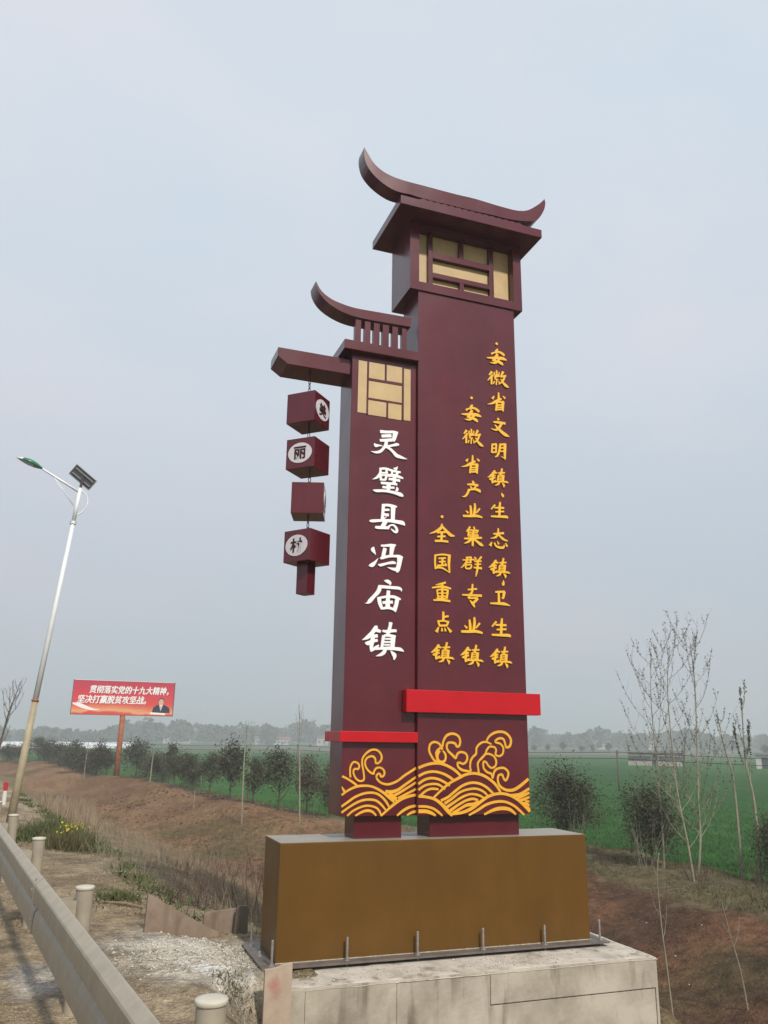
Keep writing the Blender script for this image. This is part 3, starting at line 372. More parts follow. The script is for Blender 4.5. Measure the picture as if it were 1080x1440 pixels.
WAVES = ['0.5891 1.5474 0.021 0.6403 1.5256 0.0193 0.6871 1.4987 0.0211 0.72 1.4777 0.0211 0.7437 1.4567 0.0176|0.5894 1.3764 0.0191 0.6252 1.4034 0.0192 0.6796 1.4321 0.021 0.7437 1.455 0.0229 0.818 1.4605 0.0213 0.8837 1.4543 0.0213 0.9499 1.4303 0.0232 1.0166 1.392 0.025 1.0741 1.3495 0.0287 1.1221 1.3069 0.0161|0.5891 1.4534 0.0087 0.6063 1.4242 0.0227 0.6234 1.4034 0.0157|0.5905 1.2745 0.019 0.6551 1.3164 0.0209 0.7275 1.3611 0.021 0.8102 1.3895 0.0212 0.8847 1.3972 0.0213 0.9507 1.3842 0.0214 1.0078 1.3459 0.0214 1.0462 1.3036 0.0214 1.0733 1.2598 0.016|0.5921 1.2205 0.019 0.6565 1.2629 0.0191 0.738 1.3072 0.021 0.8114 1.3312 0.0211 0.8859 1.3346 0.0212 0.9423 1.3215 0.0213 0.9898 1.2876 0.0213 1.0357 1.2386 0.0142|0.6493 1.1918 0.0173 0.703 1.2335 0.0191 0.7758 1.2654 0.0192 0.8404 1.2795 0.0193 0.9057 1.272 0.0194 0.9529 1.2506 0.0195 0.9816 1.2128 0.0177 0.9885 1.1879 0.0141|0.7297 1.1905 0.0156 0.7861 1.22 0.021 0.8413 1.2356 0.0246 0.8972 1.2265 0.0229 0.9399 1.1887 0.0141|0.9867 1.1862 0.0177 1.0565 1.2408 0.0214 1.1223 1.2901 0.0269 1.1887 1.3315 0.027 1.2559 1.3562 0.0272 1.3138 1.3684 0.0255 1.3507 1.3723 0.0219|1.0306 1.4087 0.0269 1.0925 1.4024 0.0324 1.1592 1.4205 0.0271 1.2262 1.4627 0.0236 1.2938 1.5051 0.022 1.3503 1.5394 0.0202|0.9339 1.5401 0.0179 0.9485 1.5147 0.0197 0.9868 1.485 0.0197 1.044 1.472 0.0216 1.0916 1.4786 0.0217 1.1584 1.5056 0.0218 1.2256 1.5525 0.0219 1.2934 1.5911 0.0221 1.35 1.6241 0.0222|1.0736 1.3916 0.0359 1.1217 1.3448 0.0395 1.1504 1.3361 0.036|1.1214 1.3701 0.0234 1.1691 1.3908 0.0235 1.2554 1.4369 0.0218 1.3504 1.4895 0.0184|1.1599 1.3444 0.018 1.2268 1.3734 0.0199 1.2846 1.3984 0.02 1.3506 1.4278 0.0201|1.1519 1.1852 0.0161 1.2087 1.2261 0.0233 1.2757 1.2588 0.0253 1.351 1.273 0.0218|1.255 1.1876 0.0144 1.3048 1.212 0.0235 1.3511 1.2223 0.0235|0.6723 1.5364 0.0176 0.6665 1.5825 0.0177 0.6698 1.633 0.0177 0.6921 1.6711 0.0178 0.7199 1.6771 0.0178 0.7502 1.6586 0.0178 0.7582 1.6332 0.0178 0.7447 1.612 0.0178 0.7213 1.6162 0.0177 0.7031 1.6036 0.0177 0.7019 1.5741 0.0177 0.7234 1.5321 0.0177 0.7565 1.5068 0.0177 0.7891 1.5042 0.0177 0.8092 1.5235 0.0178 0.8044 1.5741 0.0178 0.794 1.6248 0.0178 0.7854 1.6757 0.0179 0.7939 1.7183 0.0179 0.8306 1.7612 0.0198 0.8774 1.789 0.0199 0.9249 1.792 0.02 0.9634 1.7708 0.02 0.985 1.7322 0.02 0.9789 1.6936 0.0199 0.9508 1.6678 0.0181 0.9251 1.6694 0.018 0.9218 1.6976 0.0181 0.9071 1.7232 0.0217 0.8785 1.7316 0.0198 0.8409 1.7185 0.018 0.818 1.6886 0.0179 0.8188 1.6503 0.0179 0.8383 1.6122 0.0179 0.8719 1.5825 0.0197 0.9051 1.5698 0.0197 0.9094 1.591 0.0179 0.9326 1.6208 0.018 0.9704 1.6268 0.018 1.004 1.6081 0.0199 1.0168 1.5783 0.0199 1.0049 1.5485 0.018 0.9812 1.5443 0.0198 0.9714 1.5655 0.0198 0.9524 1.5698 0.018 0.9365 1.5528 0.0179 0.934 1.5384 0.0161', '1.5856 1.6758 0.0241 1.5319 1.6924 0.0216 1.4938 1.7371 0.0216 1.4684 1.7931 0.0216 1.4813 1.8497 0.0217 1.5262 1.8729 0.0218 1.5776 1.8564 0.0218 1.6032 1.817 0.0242 1.6121 1.8 0.0218|1.5638 1.6813 0.0216 1.5512 1.7262 0.0217 1.545 1.7712 0.0217 1.5709 1.8031 0.0218 1.6097 1.8284 0.0218 1.6256 1.8854 0.0219 1.6624 1.9374 0.0245 1.7278 1.9556 0.0246 1.7866 1.9334 0.0222 1.8083 1.8877 0.0222 1.7985 1.8417 0.0221 1.7722 1.83 0.0221 1.7529 1.8584 0.0245 1.7139 1.8694 0.022 1.6721 1.8632 0.022 1.6589 1.8289 0.0219 1.6741 1.7892 0.0219 1.7127 1.7555 0.0243 1.7449 1.7273 0.0244 1.7579 1.7217 0.0219 1.7779 1.7616 0.022 1.8174 1.779 0.0221 1.8697 1.7623 0.0221 1.8848 1.7224 0.0221 1.8684 1.6825 0.022 1.8354 1.6654 0.022 1.8029 1.6766 0.0219 1.7768 1.6709 0.0219 1.7829 1.637 0.0219 1.8216 1.6088 0.0243 1.8802 1.5976 0.022 1.9196 1.5976 0.0196 1.9137 1.6373 0.0196 1.9212 1.6941 0.0221 1.9484 1.7342 0.0222 1.982 1.7631 0.0223 1.9898 1.8206 0.0199 2.0375 1.8673 0.02 2.0981 1.8796 0.0201 2.1582 1.8571 0.0151|1.5862 1.7885 0.0218 1.5642 1.7601 0.0217 1.5602 1.7206 0.0217 1.5831 1.687 0.0241 1.6281 1.6872 0.0241 1.6476 1.7211 0.0218 1.6415 1.7606 0.0218 1.6159 1.7887 0.017|2.1051 1.8914 0.0176 2.14 1.9384 0.0227 2.2087 1.9746 0.0254 2.2909 1.9817 0.0255 2.3518 1.9532 0.0256 2.3845 1.9007 0.0255 2.3688 1.8418 0.0255 2.3274 1.8297 0.0228 2.3149 1.8705 0.0203 2.2956 1.9113 0.0229 2.248 1.9165 0.0228 2.2065 1.8926 0.0202 2.2129 1.8752 0.0202 2.2601 1.864 0.0202 2.293 1.8235 0.0202 2.2845 1.7653 0.0202 2.2431 1.7418 0.0201 2.203 1.7589 0.0201 2.2108 1.7995 0.0201 2.1913 1.8284 0.0201 2.1374 1.8336 0.0201 2.103 1.7986 0.02 2.0887 1.7639 0.0199 2.0546 1.7291 0.0223 2.0207 1.7003 0.0198|2.0684 1.7522 0.0174 2.1223 1.7641 0.02 2.1823 1.7414 0.02 2.208 1.6954 0.0225 2.2 1.6493 0.02 2.1591 1.6263 0.0199 2.1195 1.6491 0.0199 2.0936 1.6834 0.0199 2.0642 1.6833 0.0198 2.0656 1.6262 0.0198 2.1047 1.5863 0.0223 2.151 1.5692 0.0223 2.1632 1.5236 0.0173|2.1674 1.5293 0.0149 2.1851 1.592 0.0224 2.2262 1.6207 0.0225 2.294 1.6265 0.0226 2.3404 1.5921 0.0226 2.3389 1.5461 0.0225 2.3106 1.5061 0.0225 2.2844 1.5347 0.0225 2.2718 1.5634 0.0225 2.231 1.552 0.0224 2.2229 1.5007 0.0223 2.2483 1.4494 0.0248 2.3146 1.4149 0.0273 2.3957 1.4143 0.03 2.4789 1.4539 0.0302 2.5749 1.5203 0.0254|2.0207 1.7003 0.0198 2 1.6659 0.0197 2.0056 1.6147 0.0197 2.0115 1.5749 0.0197|1.3545 1.625 0.026 1.4301 1.6529 0.0262 1.5191 1.6699 0.0263 1.6086 1.6646 0.0265 1.6985 1.6312 0.0266 1.7628 1.5919 0.0266 1.8142 1.5469 0.0242|1.3547 1.5476 0.0236 1.4301 1.5807 0.0237 1.5188 1.5918 0.0239 1.608 1.5751 0.024 1.6848 1.5415 0.0264 1.7424 1.5023 0.0241|1.3548 1.4761 0.0235 1.4175 1.5144 0.0236 1.4932 1.5308 0.0237 1.5694 1.5195 0.0238 1.633 1.4915 0.0239 1.6904 1.4602 0.024|1.3549 1.4214 0.0234 1.4174 1.4593 0.0212 1.4931 1.4755 0.0213 1.5691 1.4696 0.0214 1.6389 1.425 0.0191|1.3613 1.3559 0.0233 1.43 1.4099 0.0212 1.4929 1.4314 0.0236 1.5663 1.4254 0.0214|1.5179 1.3511 0.0189 1.5942 1.4142 0.0214 1.6842 1.4802 0.024 1.775 1.5245 0.0266 1.8666 1.5637 0.0268 1.9586 1.575 0.0269 2.0508 1.5579 0.0271 2.1297 1.518 0.0272 2.1952 1.4667 0.0272 2.2495 1.3961 0.0247|1.5936 1.3207 0.0236 1.6702 1.3529 0.0238 1.7477 1.4076 0.024 1.826 1.4572 0.0242 1.9176 1.4848 0.0243 2.0095 1.4788 0.0245 2.0881 1.4446 0.0245 2.1467 1.3991 0.0246 2.1793 1.3707 0.0197|1.6315 1.2929 0.026 1.7084 1.336 0.0238 1.7992 1.3961 0.0216 1.8905 1.4233 0.0218 1.9822 1.4283 0.0219 2.0606 1.3997 0.022 2.1098 1.3544 0.0171|1.6567 1.2597 0.0284 1.7337 1.3027 0.0238 1.8245 1.3515 0.0216 1.9158 1.3785 0.0218 2.0072 1.3665 0.0219 2.0658 1.338 0.0171|1.692 1.2264 0.0284 1.7719 1.2747 0.0239 1.8628 1.3178 0.0216 1.9411 1.3337 0.0242 1.9958 1.3197 0.0194|1.7198 1.2008 0.0308 1.7972 1.2414 0.0239 1.8751 1.2767 0.0288 1.9532 1.2835 0.0338 1.9995 1.3108 0.0242|1.355 1.3635 0.0257 1.4425 1.3551 0.0258 1.5305 1.3324 0.0283 1.6061 1.2823 0.0331 1.6691 1.2213 0.0378 1.7132 1.1802 0.0237|1.3552 1.2691 0.0209 1.4299 1.2682 0.0233 1.505 1.2509 0.0234 1.5614 1.2174 0.0235 1.6079 1.1819 0.0165|1.3553 1.2259 0.0348 1.4299 1.2248 0.0349 1.4923 1.2076 0.0304 1.5361 1.1831 0.0164|1.7134 1.1955 0.0237 1.8224 1.208 0.0262 1.9265 1.2451 0.0313 2.0323 1.3104 0.0292 2.1258 1.3599 0.0269 2.2464 1.3814 0.0272 2.3534 1.3635 0.0273 2.4467 1.3172 0.0274 2.526 1.2539 0.0275 2.5759 1.2022 0.0225|1.893 1.1816 0.0168 1.9913 1.2276 0.0241 2.0842 1.2764 0.0243 2.1908 1.3031 0.0245 2.2976 1.3019 0.0247 2.3908 1.2669 0.0248 2.4568 1.2209 0.0248 2.5121 1.1749 0.0174|2.0624 1.1855 0.0169 2.1622 1.2251 0.0293 2.2557 1.2406 0.0344 2.3491 1.2281 0.0321 2.4175 1.1798 0.0173|2.3669 1.3611 0.0298 2.4621 1.3682 0.0325 2.5246 1.3963 0.0277 2.5808 1.428 0.0227|2.4406 1.3377 0.0299 2.5165 1.3621 0.0276 2.5792 1.3867 0.0202|2.4669 1.3113 0.0275 2.5289 1.3277 0.0251 2.5776 1.3455 0.0201|2.5001 1.2882 0.0225 2.5407 1.2798 0.0275 2.5743 1.2646 0.0226|2.528 1.305 0.02 2.5758 1.3022 0.0176|2.5126 1.2597 0.0175 2.5595 1.2364 0.0325 2.5762 1.2078 0.02']
RIDGE_BIG = [[(0.571, 8.438), (0.629, 8.343), (0.698, 8.25), (0.8, 8.179), (0.925, 8.141), (1.04, 8.129), (1.131, 8.125), (1.318, 8.125), (1.713, 8.121), (1.973, 8.127), (2.237, 8.114), (2.451, 8.109), (2.573, 8.118), (2.684, 8.153), (2.783, 8.225), (2.87, 8.305), (2.937, 8.383)], [(2.948, 8.333), (2.93, 8.243), (2.876, 8.129), (2.803, 8.041), (2.692, 8.001), (2.555, 7.976), (2.419, 7.962), (2.233, 7.962), (1.969, 7.954), (1.711, 7.953), (1.434, 7.949), (1.317, 7.95), (1.201, 7.955), (1.132, 7.961), (1.041, 7.955), (0.927, 7.967), (0.802, 8.019), (0.69, 8.099), (0.609, 8.199), (0.574, 8.314), (0.568, 8.4)]]
RIDGE_SMALL = [[(0.126, 6.739), (0.193, 6.632), (0.305, 6.559), (0.433, 6.524), (0.581, 6.504), (0.804, 6.507), (1.147, 6.515), (1.262, 6.512)], [(1.253, 6.404), (0.995, 6.399), (0.806, 6.393), (0.583, 6.399), (0.436, 6.427), (0.307, 6.481), (0.214, 6.549), (0.158, 6.625), (0.134, 6.688)]]
NARROW_PANES = [(0.655, 0.755, 5.286, 5.901), (1.191, 1.271, 5.275, 5.894), (0.778, 0.962, 5.71, 5.901), (0.985, 1.169, 5.712, 5.902), (0.777, 1.167, 5.476, 5.676), (0.776, 0.986, 5.276, 5.449), (1.008, 1.165, 5.269, 5.452)]

# ---------------------------------------------------------------- terrain
def hash2(ix, iy, seed):
    h = (ix.astype(np.int64) * 374761393 + iy.astype(np.int64) * 668265263 + seed * 982451653) & 0x7fffffff
    h = ((h ^ (h >> 13)) * 1274126177) & 0x7fffffff
    return ((h ^ (h >> 16)) & 0xffff) / 65535.0
def vnoise(x, y, seed=0):
    ix = np.floor(x); iy = np.floor(y); fx = x-ix; fy = y-iy
    fx = fx*fx*(3-2*fx); fy = fy*fy*(3-2*fy)
    a = hash2(ix, iy, seed); b = hash2(ix+1, iy, seed); c = hash2(ix, iy+1, seed); d = hash2(ix+1, iy+1, seed)
    return (a*(1-fx)+b*fx)*(1-fy) + (c*(1-fx)+d*fx)*fy - 0.5
def fbm(x, y, seed=0, o=4):
    s = 0; a = 1.0
    for k in range(o):
        s = s + a*vnoise(x*2**k, y*2**k, seed+k); a *= 0.5
    return s
def sstep(a, b, x):
    t = np.clip((x-a)/(b-a), 0, 1); return t*t*(3-2*t)

CREST = [(-60, 11.6), (0, 12.4), (6.5, 13.4), (8.3, 13.4), (9.9, 13.3), (11.8, 13.3), (13.4, 13.3), (15.6, 13.4), (20, 11.0), (25.5, 8.4), (29.2, 7.6), (35.3, 6.6),
         (41.7, 5.8), (52, 4.6), (65.2, 2.5), (68, -0.4), (81, -1.8), (105, -4.3), (114, -10.7), (160, -18), (400, -52), (1400, -200)]
CY = np.array([c[0] for c in CREST], float); CX = np.array([c[1] for c in CREST], float)
def line_x(y): return -1.22 - 0.145*(y+4.05)           # line of the guardrail posts
def edge_x(y): return line_x(y) + 1.55                   # shoulder edge
def crest_x(y): return np.interp(y, CY, CX)
FIELD_Z = -1.62
def ground_z(x, y, rough=True):
    x = np.asarray(x, float); y = np.asarray(y, float)
    ex = edge_x(y); cx = crest_x(y)
    cx = np.maximum(cx, ex+3)
    t = (x-ex)/(cx-ex)
    right = sstep(12, 3, y)                               # the pit is deeper beside the sign
    front_w = 2.0 + 0.2*right
    tf = np.clip((cx-x)/front_w, 0, 1)
    bot = -2.05 - 0.25*right
    slope_in = -0.02 + (bot+0.02)*sstep(0.0, 0.42, t)
    rise = bot + (-1.2-bot)*sstep(0.50, 1.0-1.4/np.maximum(cx-ex, 4), t)
    z = np.where(t < 0.42, slope_in, np.where(t < 0.50, bot, rise))
    z = np.where(t < 0, 0.06*sstep(0, -0.6, t*(cx-ex)) , z)
    beyond = x-cx
    z = np.where(t > 1, -1.2 + (FIELD_Z+1.2)*sstep(0.2, 2.2, beyond), z)
    # pad of fill round the foundation
    dx = np.maximum(np.maximum(-1.6-x, x-0.25), 0); dy = np.maximum(np.maximum(-5-y, y-1.25), 0)
    pad = -0.03 - 0.8*np.maximum(np.hypot(dx, dy)-0.05, 0)**1.0
    dx = np.maximum(np.maximum(-1.6-x, x-3.9), 0); dy = np.maximum(np.maximum(-1.5-y, y-0.55), 0)
    pad2 = -0.62 - 0.8*np.hypot(dx, dy)
    z = np.where(t > 0, np.maximum(z, np.maximum(pad, pad2)), z)
    # in front of the foundation the soil lies lower than its top
    fr = sstep(-0.35, 0.05, x)*sstep(-0.55, -0.75, y)*(x < 4.2)
    z = np.where((x > -0.9) & (x < 4.5) & (y > -3.4), z - (0.37*sstep(-0.75, -0.20, x)*sstep(-0.25, -0.66, y)*sstep(-3.4, -2.6, y)+1.5*sstep(-0.02, 0.6, x)*sstep(-0.45, -0.62, y)*sstep(-3.4, -2.6, y)), z)
    if rough:
        pit = sstep(0.06, 0.2, t)*(1-sstep(1.15, 1.4, t))
        near = sstep(60, 25, y)
        z = z + pit*(0.16*fbm(x*0.35, y*0.35, 3) + (0.06+0.05*near)*fbm(x*1.6, y*1.6, 9, 3))
        # spoil gullies on the far bank
        g = sstep(0.55, 0.8, t)*(1-sstep(0.9, 1.0, t))
        z = z + g*0.20*fbm(x*0.22+y*0.05, y*0.42, 21, 3)
        shoulder = (t <= 0.06) & (x > line_x(y)-2.6)
        z = z + np.where(shoulder, 0.030*fbm(x*2.2, y*2.2, 5, 4)+0.014*fbm(x*11, y*11, 6, 3), 0)
    return z

def gz(x, y): return float(ground_z(np.array([x]), np.array([y]))[0])

def lerp3(a, b, t): return np.array(a)[None, :]*(1-t[:, None]) + np.array(b)[None, :]*t[:, None]
def ground_col(x, y):
    ex = edge_x(y); cx = np.maximum(crest_x(y), ex+3); t = (x-ex)/(cx-ex)
    c = lerp3((0.29, 0.215, 0.135), (0.42, 0.335, 0.23), np.clip(fbm(x*0.9, y*0.9, 31)+0.5, 0, 1))
    wet = sstep(0.1, 0.35, fbm(x*1.8, y*1.8, 41))
    c = c*(1-0.32*wet[:, None])
    # pale crushed stone and cement by the foundation
    d = np.hypot((x+0.50)/1.30, (y-0.35)/0.95)
    g = sstep(1.15, 0.55, d + 0.45*fbm(x*2.3, y*2.3, 51))
    c = c*(1-g[:, None]) + np.array((0.58, 0.535, 0.46))[None, :]*g[:, None]
    g = sstep(1.0, 0.55, np.hypot((x+0.42)/0.55, (y-0.15)/0.62)+0.45*fbm(x*3.1, y*3.1, 53))
    g = g*np.maximum(sstep(-0.45, -0.25, y), 0.0)
    c = c*(1-g[:, None]) + np.array((0.80, 0.77, 0.71))[None, :]*g[:, None]
    d2 = np.hypot((x+1.85)/0.35, (y+0.1)/0.7)
    g = sstep(1.1, 0.5, d2 + 0.5*fbm(x*3.3, y*3.3, 52))*0.8
    c = c*(1-g[:, None]) + np.array((0.40, 0.37, 0.33))[None, :]*g[:, None]
    # verge of weeds, slope, soil
    veg = lerp3((0.250, 0.190, 0.120), (0.165, 0.145, 0.075), np.clip(fbm(x*0.6, y*0.6, 61)+0.5, 0, 1))
    k = sstep(-0.01, 0.05, t + 0.05*fbm(x, y, 62)); c = c*(1-k[:, None]) + veg*k[:, None]
    left = sstep(14, 26, y)
    soil_l = lerp3((0.175, 0.096, 0.050), (0.265, 0.162, 0.088), np.clip(fbm(x*0.25, y*0.25, 71)*1.3+0.5, 0, 1))
    soil_r = lerp3((0.078, 0.046, 0.030), (0.170, 0.086, 0.047), np.clip(fbm(x*0.55, y*0.55, 72)*1.4+0.5, 0, 1))
    soil = soil_r*(1-left[:, None]) + soil_l*left[:, None]
    k = sstep(0.20, 0.42, t + 0.16*fbm(x*0.4, y*0.4, 73)); c = c*(1-k[:, None]) + soil*k[:, None]
    gp = sstep(0.12, 0.5, fbm(x*0.22+5, y*0.22, 74))*sstep(0.85, 0.6, t)*sstep(0.2, 0.4, t)*0.75
    c = c*(1-gp[:, None]) + np.array((0.105, 0.095, 0.045))[None, :]*gp[:, None]
    # grassy top of the bank
    back = np.where(y < 16, 2.6, 0.5)
    k = sstep(-back-0.4, -back+0.3, (x-cx) + 0.8*fbm(x*0.8, y*0.8, 75))
    top = lerp3((0.115, 0.090, 0.048), (0.175, 0.140, 0.080), np.clip(fbm(x*1.2, y*1.2, 76)+0.5, 0, 1))
    c = c*(1-k[:, None]) + top*k[:, None]
    fine = 1 + 0.4*fbm(x*5, y*5, 77, 1) + 0.30*fbm(x*24, y*24, 78, 2)*sstep(14, 8, np.hypot(x-EYE[0], y-EYE[1]))
    return np.clip(c*fine[:, None], 0.01, 0.8)

def field_col(x, y):
    c = lerp3((0.017, 0.070, 0.009), (0.032, 0.100, 0.015), np.clip(fbm(x*0.05, y*0.02, 81)*1.2+0.5, 0, 1))
    c = c*(1+0.35*fbm(x*1.2, y*1.2, 82, 3))[:, None]
    row = 1+0.10*np.sin((x+0.145*y)*2.2+2*fbm(x*.05, y*.05, 85))*sstep(90, 30, np.hypot(x-EYE[0], y-EYE[1]))
    c = c*row[:, None]*(1+0.22*fbm(x*0.12, y*0.02, 86, 3))[:, None]
    d = np.hypot(x-EYE[0], y-EYE[1])
    # other plots farther out: fallow and lighter crops
    far = lerp3((0.035, 0.085, 0.035), (0.13, 0.115, 0.075), sstep(0.05, 0.22, fbm(x*0.008, y*0.012+3, 83)))
    k = sstep(230, 260, d+20*fbm(x*.01, y*.01, 84)); c = c*(1-k[:, None]) + far*k[:, None]
    return c

ax0 = math.degrees(YAW)
angs = np.concatenate([np.arange(ax0-180, ax0-38, 3.0), np.arange(ax0-38, ax0+38, 0.17), np.arange(ax0+38, ax0+180, 3.0)])
angs = np.radians(angs)
rad = [0.25]
while rad[-1] < 1180:
    r_ = rad[-1]; rad.append(r_*(1.010 if 2.0 < r_ < 45 else (1.03 if r_ > 45 else 1.05)))
rad = np.array(rad)
AA, RR = np.meshgrid(angs, rad)
GX = (EYE[0] + RR*np.sin(AA)); GY = (EYE[1] + RR*np.cos(AA))
nA, nR = len(angs), len(rad)
gx, gy = GX.ravel(), GY.ravel()
gzz = ground_z(gx, gy)
idx = np.arange(nA*nR).reshape(nR, nA)
nxt = np.roll(idx, -1, axis=1)
fc = np.stack([idx[:-1].ravel(), idx[1:].ravel(), nxt[1:].ravel(), nxt[:-1].ravel()], 1)
fc = fc[:, ::-1]
mx_ = gx[fc].mean(1); my_ = gy[fc].mean(1)
is_field = mx_ > crest_x(my_)+2.0
is_field &= True
is_road = mx_ < line_x(my_)-2.4
M['soil'] = mat('soil_and_gravel', (0.2, 0.15, 0.1), 0.95, 0.10, attr=True, var=0.42, vscale=5, bump=1.0, bscale=16, bdist=0.09, detail=12, bdetail=12)
_t = M['soil'].node_tree; _b = _t.nodes['Principled BSDF']; _old = _b.inputs['Base Color'].links[0].from_socket
_tc = _t.nodes.new('ShaderNodeTexCoord'); _n = _t.nodes.new('ShaderNodeTexNoise'); _n.inputs['Scale'].default_value = 34; _n.inputs['Detail'].default_value = 6; _n.inputs['Roughness'].default_value = 0.75
_t.links.new(_tc.outputs['Object'], _n.inputs['Vector'])
_r = _t.nodes.new('ShaderNodeValToRGB'); _r.color_ramp.elements[0].position = 0.38; _r.color_ramp.elements[0].color = (0.66, 0.65, 0.63, 1)
_r.color_ramp.elements[1].position = 0.62; _r.color_ramp.elements[1].color = (1.20, 1.20, 1.19, 1)
_m = _t.nodes.new('ShaderNodeMix'); _m.data_type = 'RGBA'; _m.blend_type = 'MULTIPLY'; _m.inputs[0].default_value = 1
_t.links.new(_n.outputs[0], _r.inputs[0]); _t.links.new(_old, _m.inputs[6]); _t.links.new(_r.outputs[0], _m.inputs[7]); _t.links.new(_m.outputs[2], _b.inputs['Base Color'])
M['field'] = mat('young_wheat', (0.03, 0.09, 0.03), 0.9, 0.1, attr=True, var=0.25, vscale=3, bump=0.6, bscale=9, bdist=0.08, detail=6)
M['asphalt'] = mat('asphalt', (0.055, 0.053, 0.05), 0.9, 0.3, var=0.2, vscale=12, bump=0.4, bscale=90, bdist=0.01)
def sub(mask, name, material, colfn):
    f = fc[mask]; used, inv = np.unique(f.ravel(), return_inverse=True)
    v = np.stack([gx[used], gy[used], gzz[used]], 1)
    o = arr_mesh(name, v, inv.reshape(f.shape), material, smooth=True, colors=colfn(gx[used], gy[used]) if colfn else None)
    o['kind'] = 'structure'
    return o
ground = sub(~is_field & ~is_road, 'ground', M['soil'], ground_col)
field = sub(is_field, 'wheat_field', M['field'], field_col)
# first close the hole under the camera
hole = MB(); n0 = nA
hole.v = [(EYE[0], EYE[1], gz(EYE[0], EYE[1]))] + [(gx[i], gy[i], gzz[i]) for i in range(nA)]
hole.f = [(0, 1+(i+1) % nA, 1+i) for i in range(nA)]
o = hole.build('ground_patch', M['soil'], smooth=True); o['kind'] = 'structure'
ca = o.data.color_attributes.new('Col', 'FLOAT_COLOR', 'POINT')
ca.data.foreach_set('color', np.tile([0.27, 0.21, 0.15, 1.0], nA+1).astype(np.float32))
road = sub(is_road, 'road', M['asphalt'], None)
# painted edge line, 4 mm above the asphalt
ln = MB()
for i in range(60):
    y0, y1 = -60+i*4.0, -56+i*4.0
    a0, a1 = line_x(y0)-3.0, line_x(y1)-3.0
    zz = 0.068
    ln.add([(a0-0.15, y0, zz), (a0, y0, zz), (a1, y1, zz), (a1-0.15, y1, zz)], [(0, 1, 2, 3)])
M['line'] = mat('road_line_paint', (0.6, 0.6, 0.57), 0.7, 0.3, var=0.2, vscale=10)
o = ln.build('road_marking', M['line']); o['kind'] = 'structure'

# field tracks, pale and narrow
M['track'] = mat('dusty_track', (0.30, 0.26, 0.20), 0.95, 0.1, var=0.2, vscale=0.5)
def track(pts, w):
    b = MB(); P = []
    for i in range(len(pts)):
        p = Vector((*pts[i], 0)); d = (Vector((*pts[min(i+1, len(pts)-1)], 0)) - Vector((*pts[max(i-1, 0)], 0))).normalized()
        s_ = Vector((-d.y, d.x, 0))*w/2
        z = FIELD_Z+0.07
        P += [(*(p+s_).xy, z), (*(p-s_).xy, z)]
    b.add(P, [(2*i, 2*i+1, 2*i+3, 2*i+2) for i in range(len(pts)-1)])
    o = b.build('field_track', M['track']); o['kind'] = 'structure'

# ---------------------------------------------------------------- the concrete foundation
fnd = empty('concrete_foundation', (1.7, -0.1, -0.6))
tag(fnd, 'long pale cast concrete block under the bronze plinth, with form joints and stains', 'foundation')
def fpart(name, x0, x1, y0, y1, z0, z1, m_, bevel=0.006, parent=fnd):
    b = MB().box(x0, x1, y0, y1, z0, z1)
    o = b.build(name, m_, bevel=bevel); o.parent = parent; o.location = (-parent.location[0], -parent.location[1], -parent.location[2])
    return o
fpart('core', -0.02, 3.50, -0.56, 1.02, -1.9, -0.052, M['concrete'], 0.0)
# cast lifts on the front face, each with its own form joint
for (x0, x1, z0, z1, dy) in ((-0.02, 0.115, -1.6, -0.050, 0.012), (0.118, 0.905, -1.6, -0.050, 0.004), (0.908, 1.776, -1.6, -0.050, 0.0),
                             (1.779, 3.50, -0.305, -0.050, 0.003), (1.779, 3.497, -1.6, -0.313, -0.010)):
    fpart('cast_lift', x0, x1, -0.59-dy, -0.561, z0, z1, M['concrete'], 0.007)
fpart('side_lift', 3.501, 3.53, -0.585, 1.0, -1.9, -0.054, M['concrete'], 0.007)
# rough screeded top with a slightly uneven surface
nx, ny = 120, 50
X, Y = np.meshgrid(np.linspace(-0.03, 3.538, nx), np.linspace(-0.598, 1.03, ny))
x_, y_ = X.ravel(), Y.ravel()
edge = np.minimum.reduce([x_+0.03, 3.538-x_, y_+0.598, 1.03-y_])
z_ = -0.047 + 0.006*fbm(x_*4, y_*4, 101, 4) + 0.004*fbm(x_*18, y_*18, 102, 2) - 0.02*np.exp(-edge/0.012)
I = np.arange(nx*ny).reshape(ny, nx)
fcs = np.stack([I[:-1, :-1].ravel(), I[:-1, 1:].ravel(), I[1:, 1:].ravel(), I[1:, :-1].ravel()], 1)
o = arr_mesh('screed_top', np.stack([x_, y_, z_], 1) - np.array(fnd.location), fcs, M['concrete_top'], smooth=True, parent=fnd)
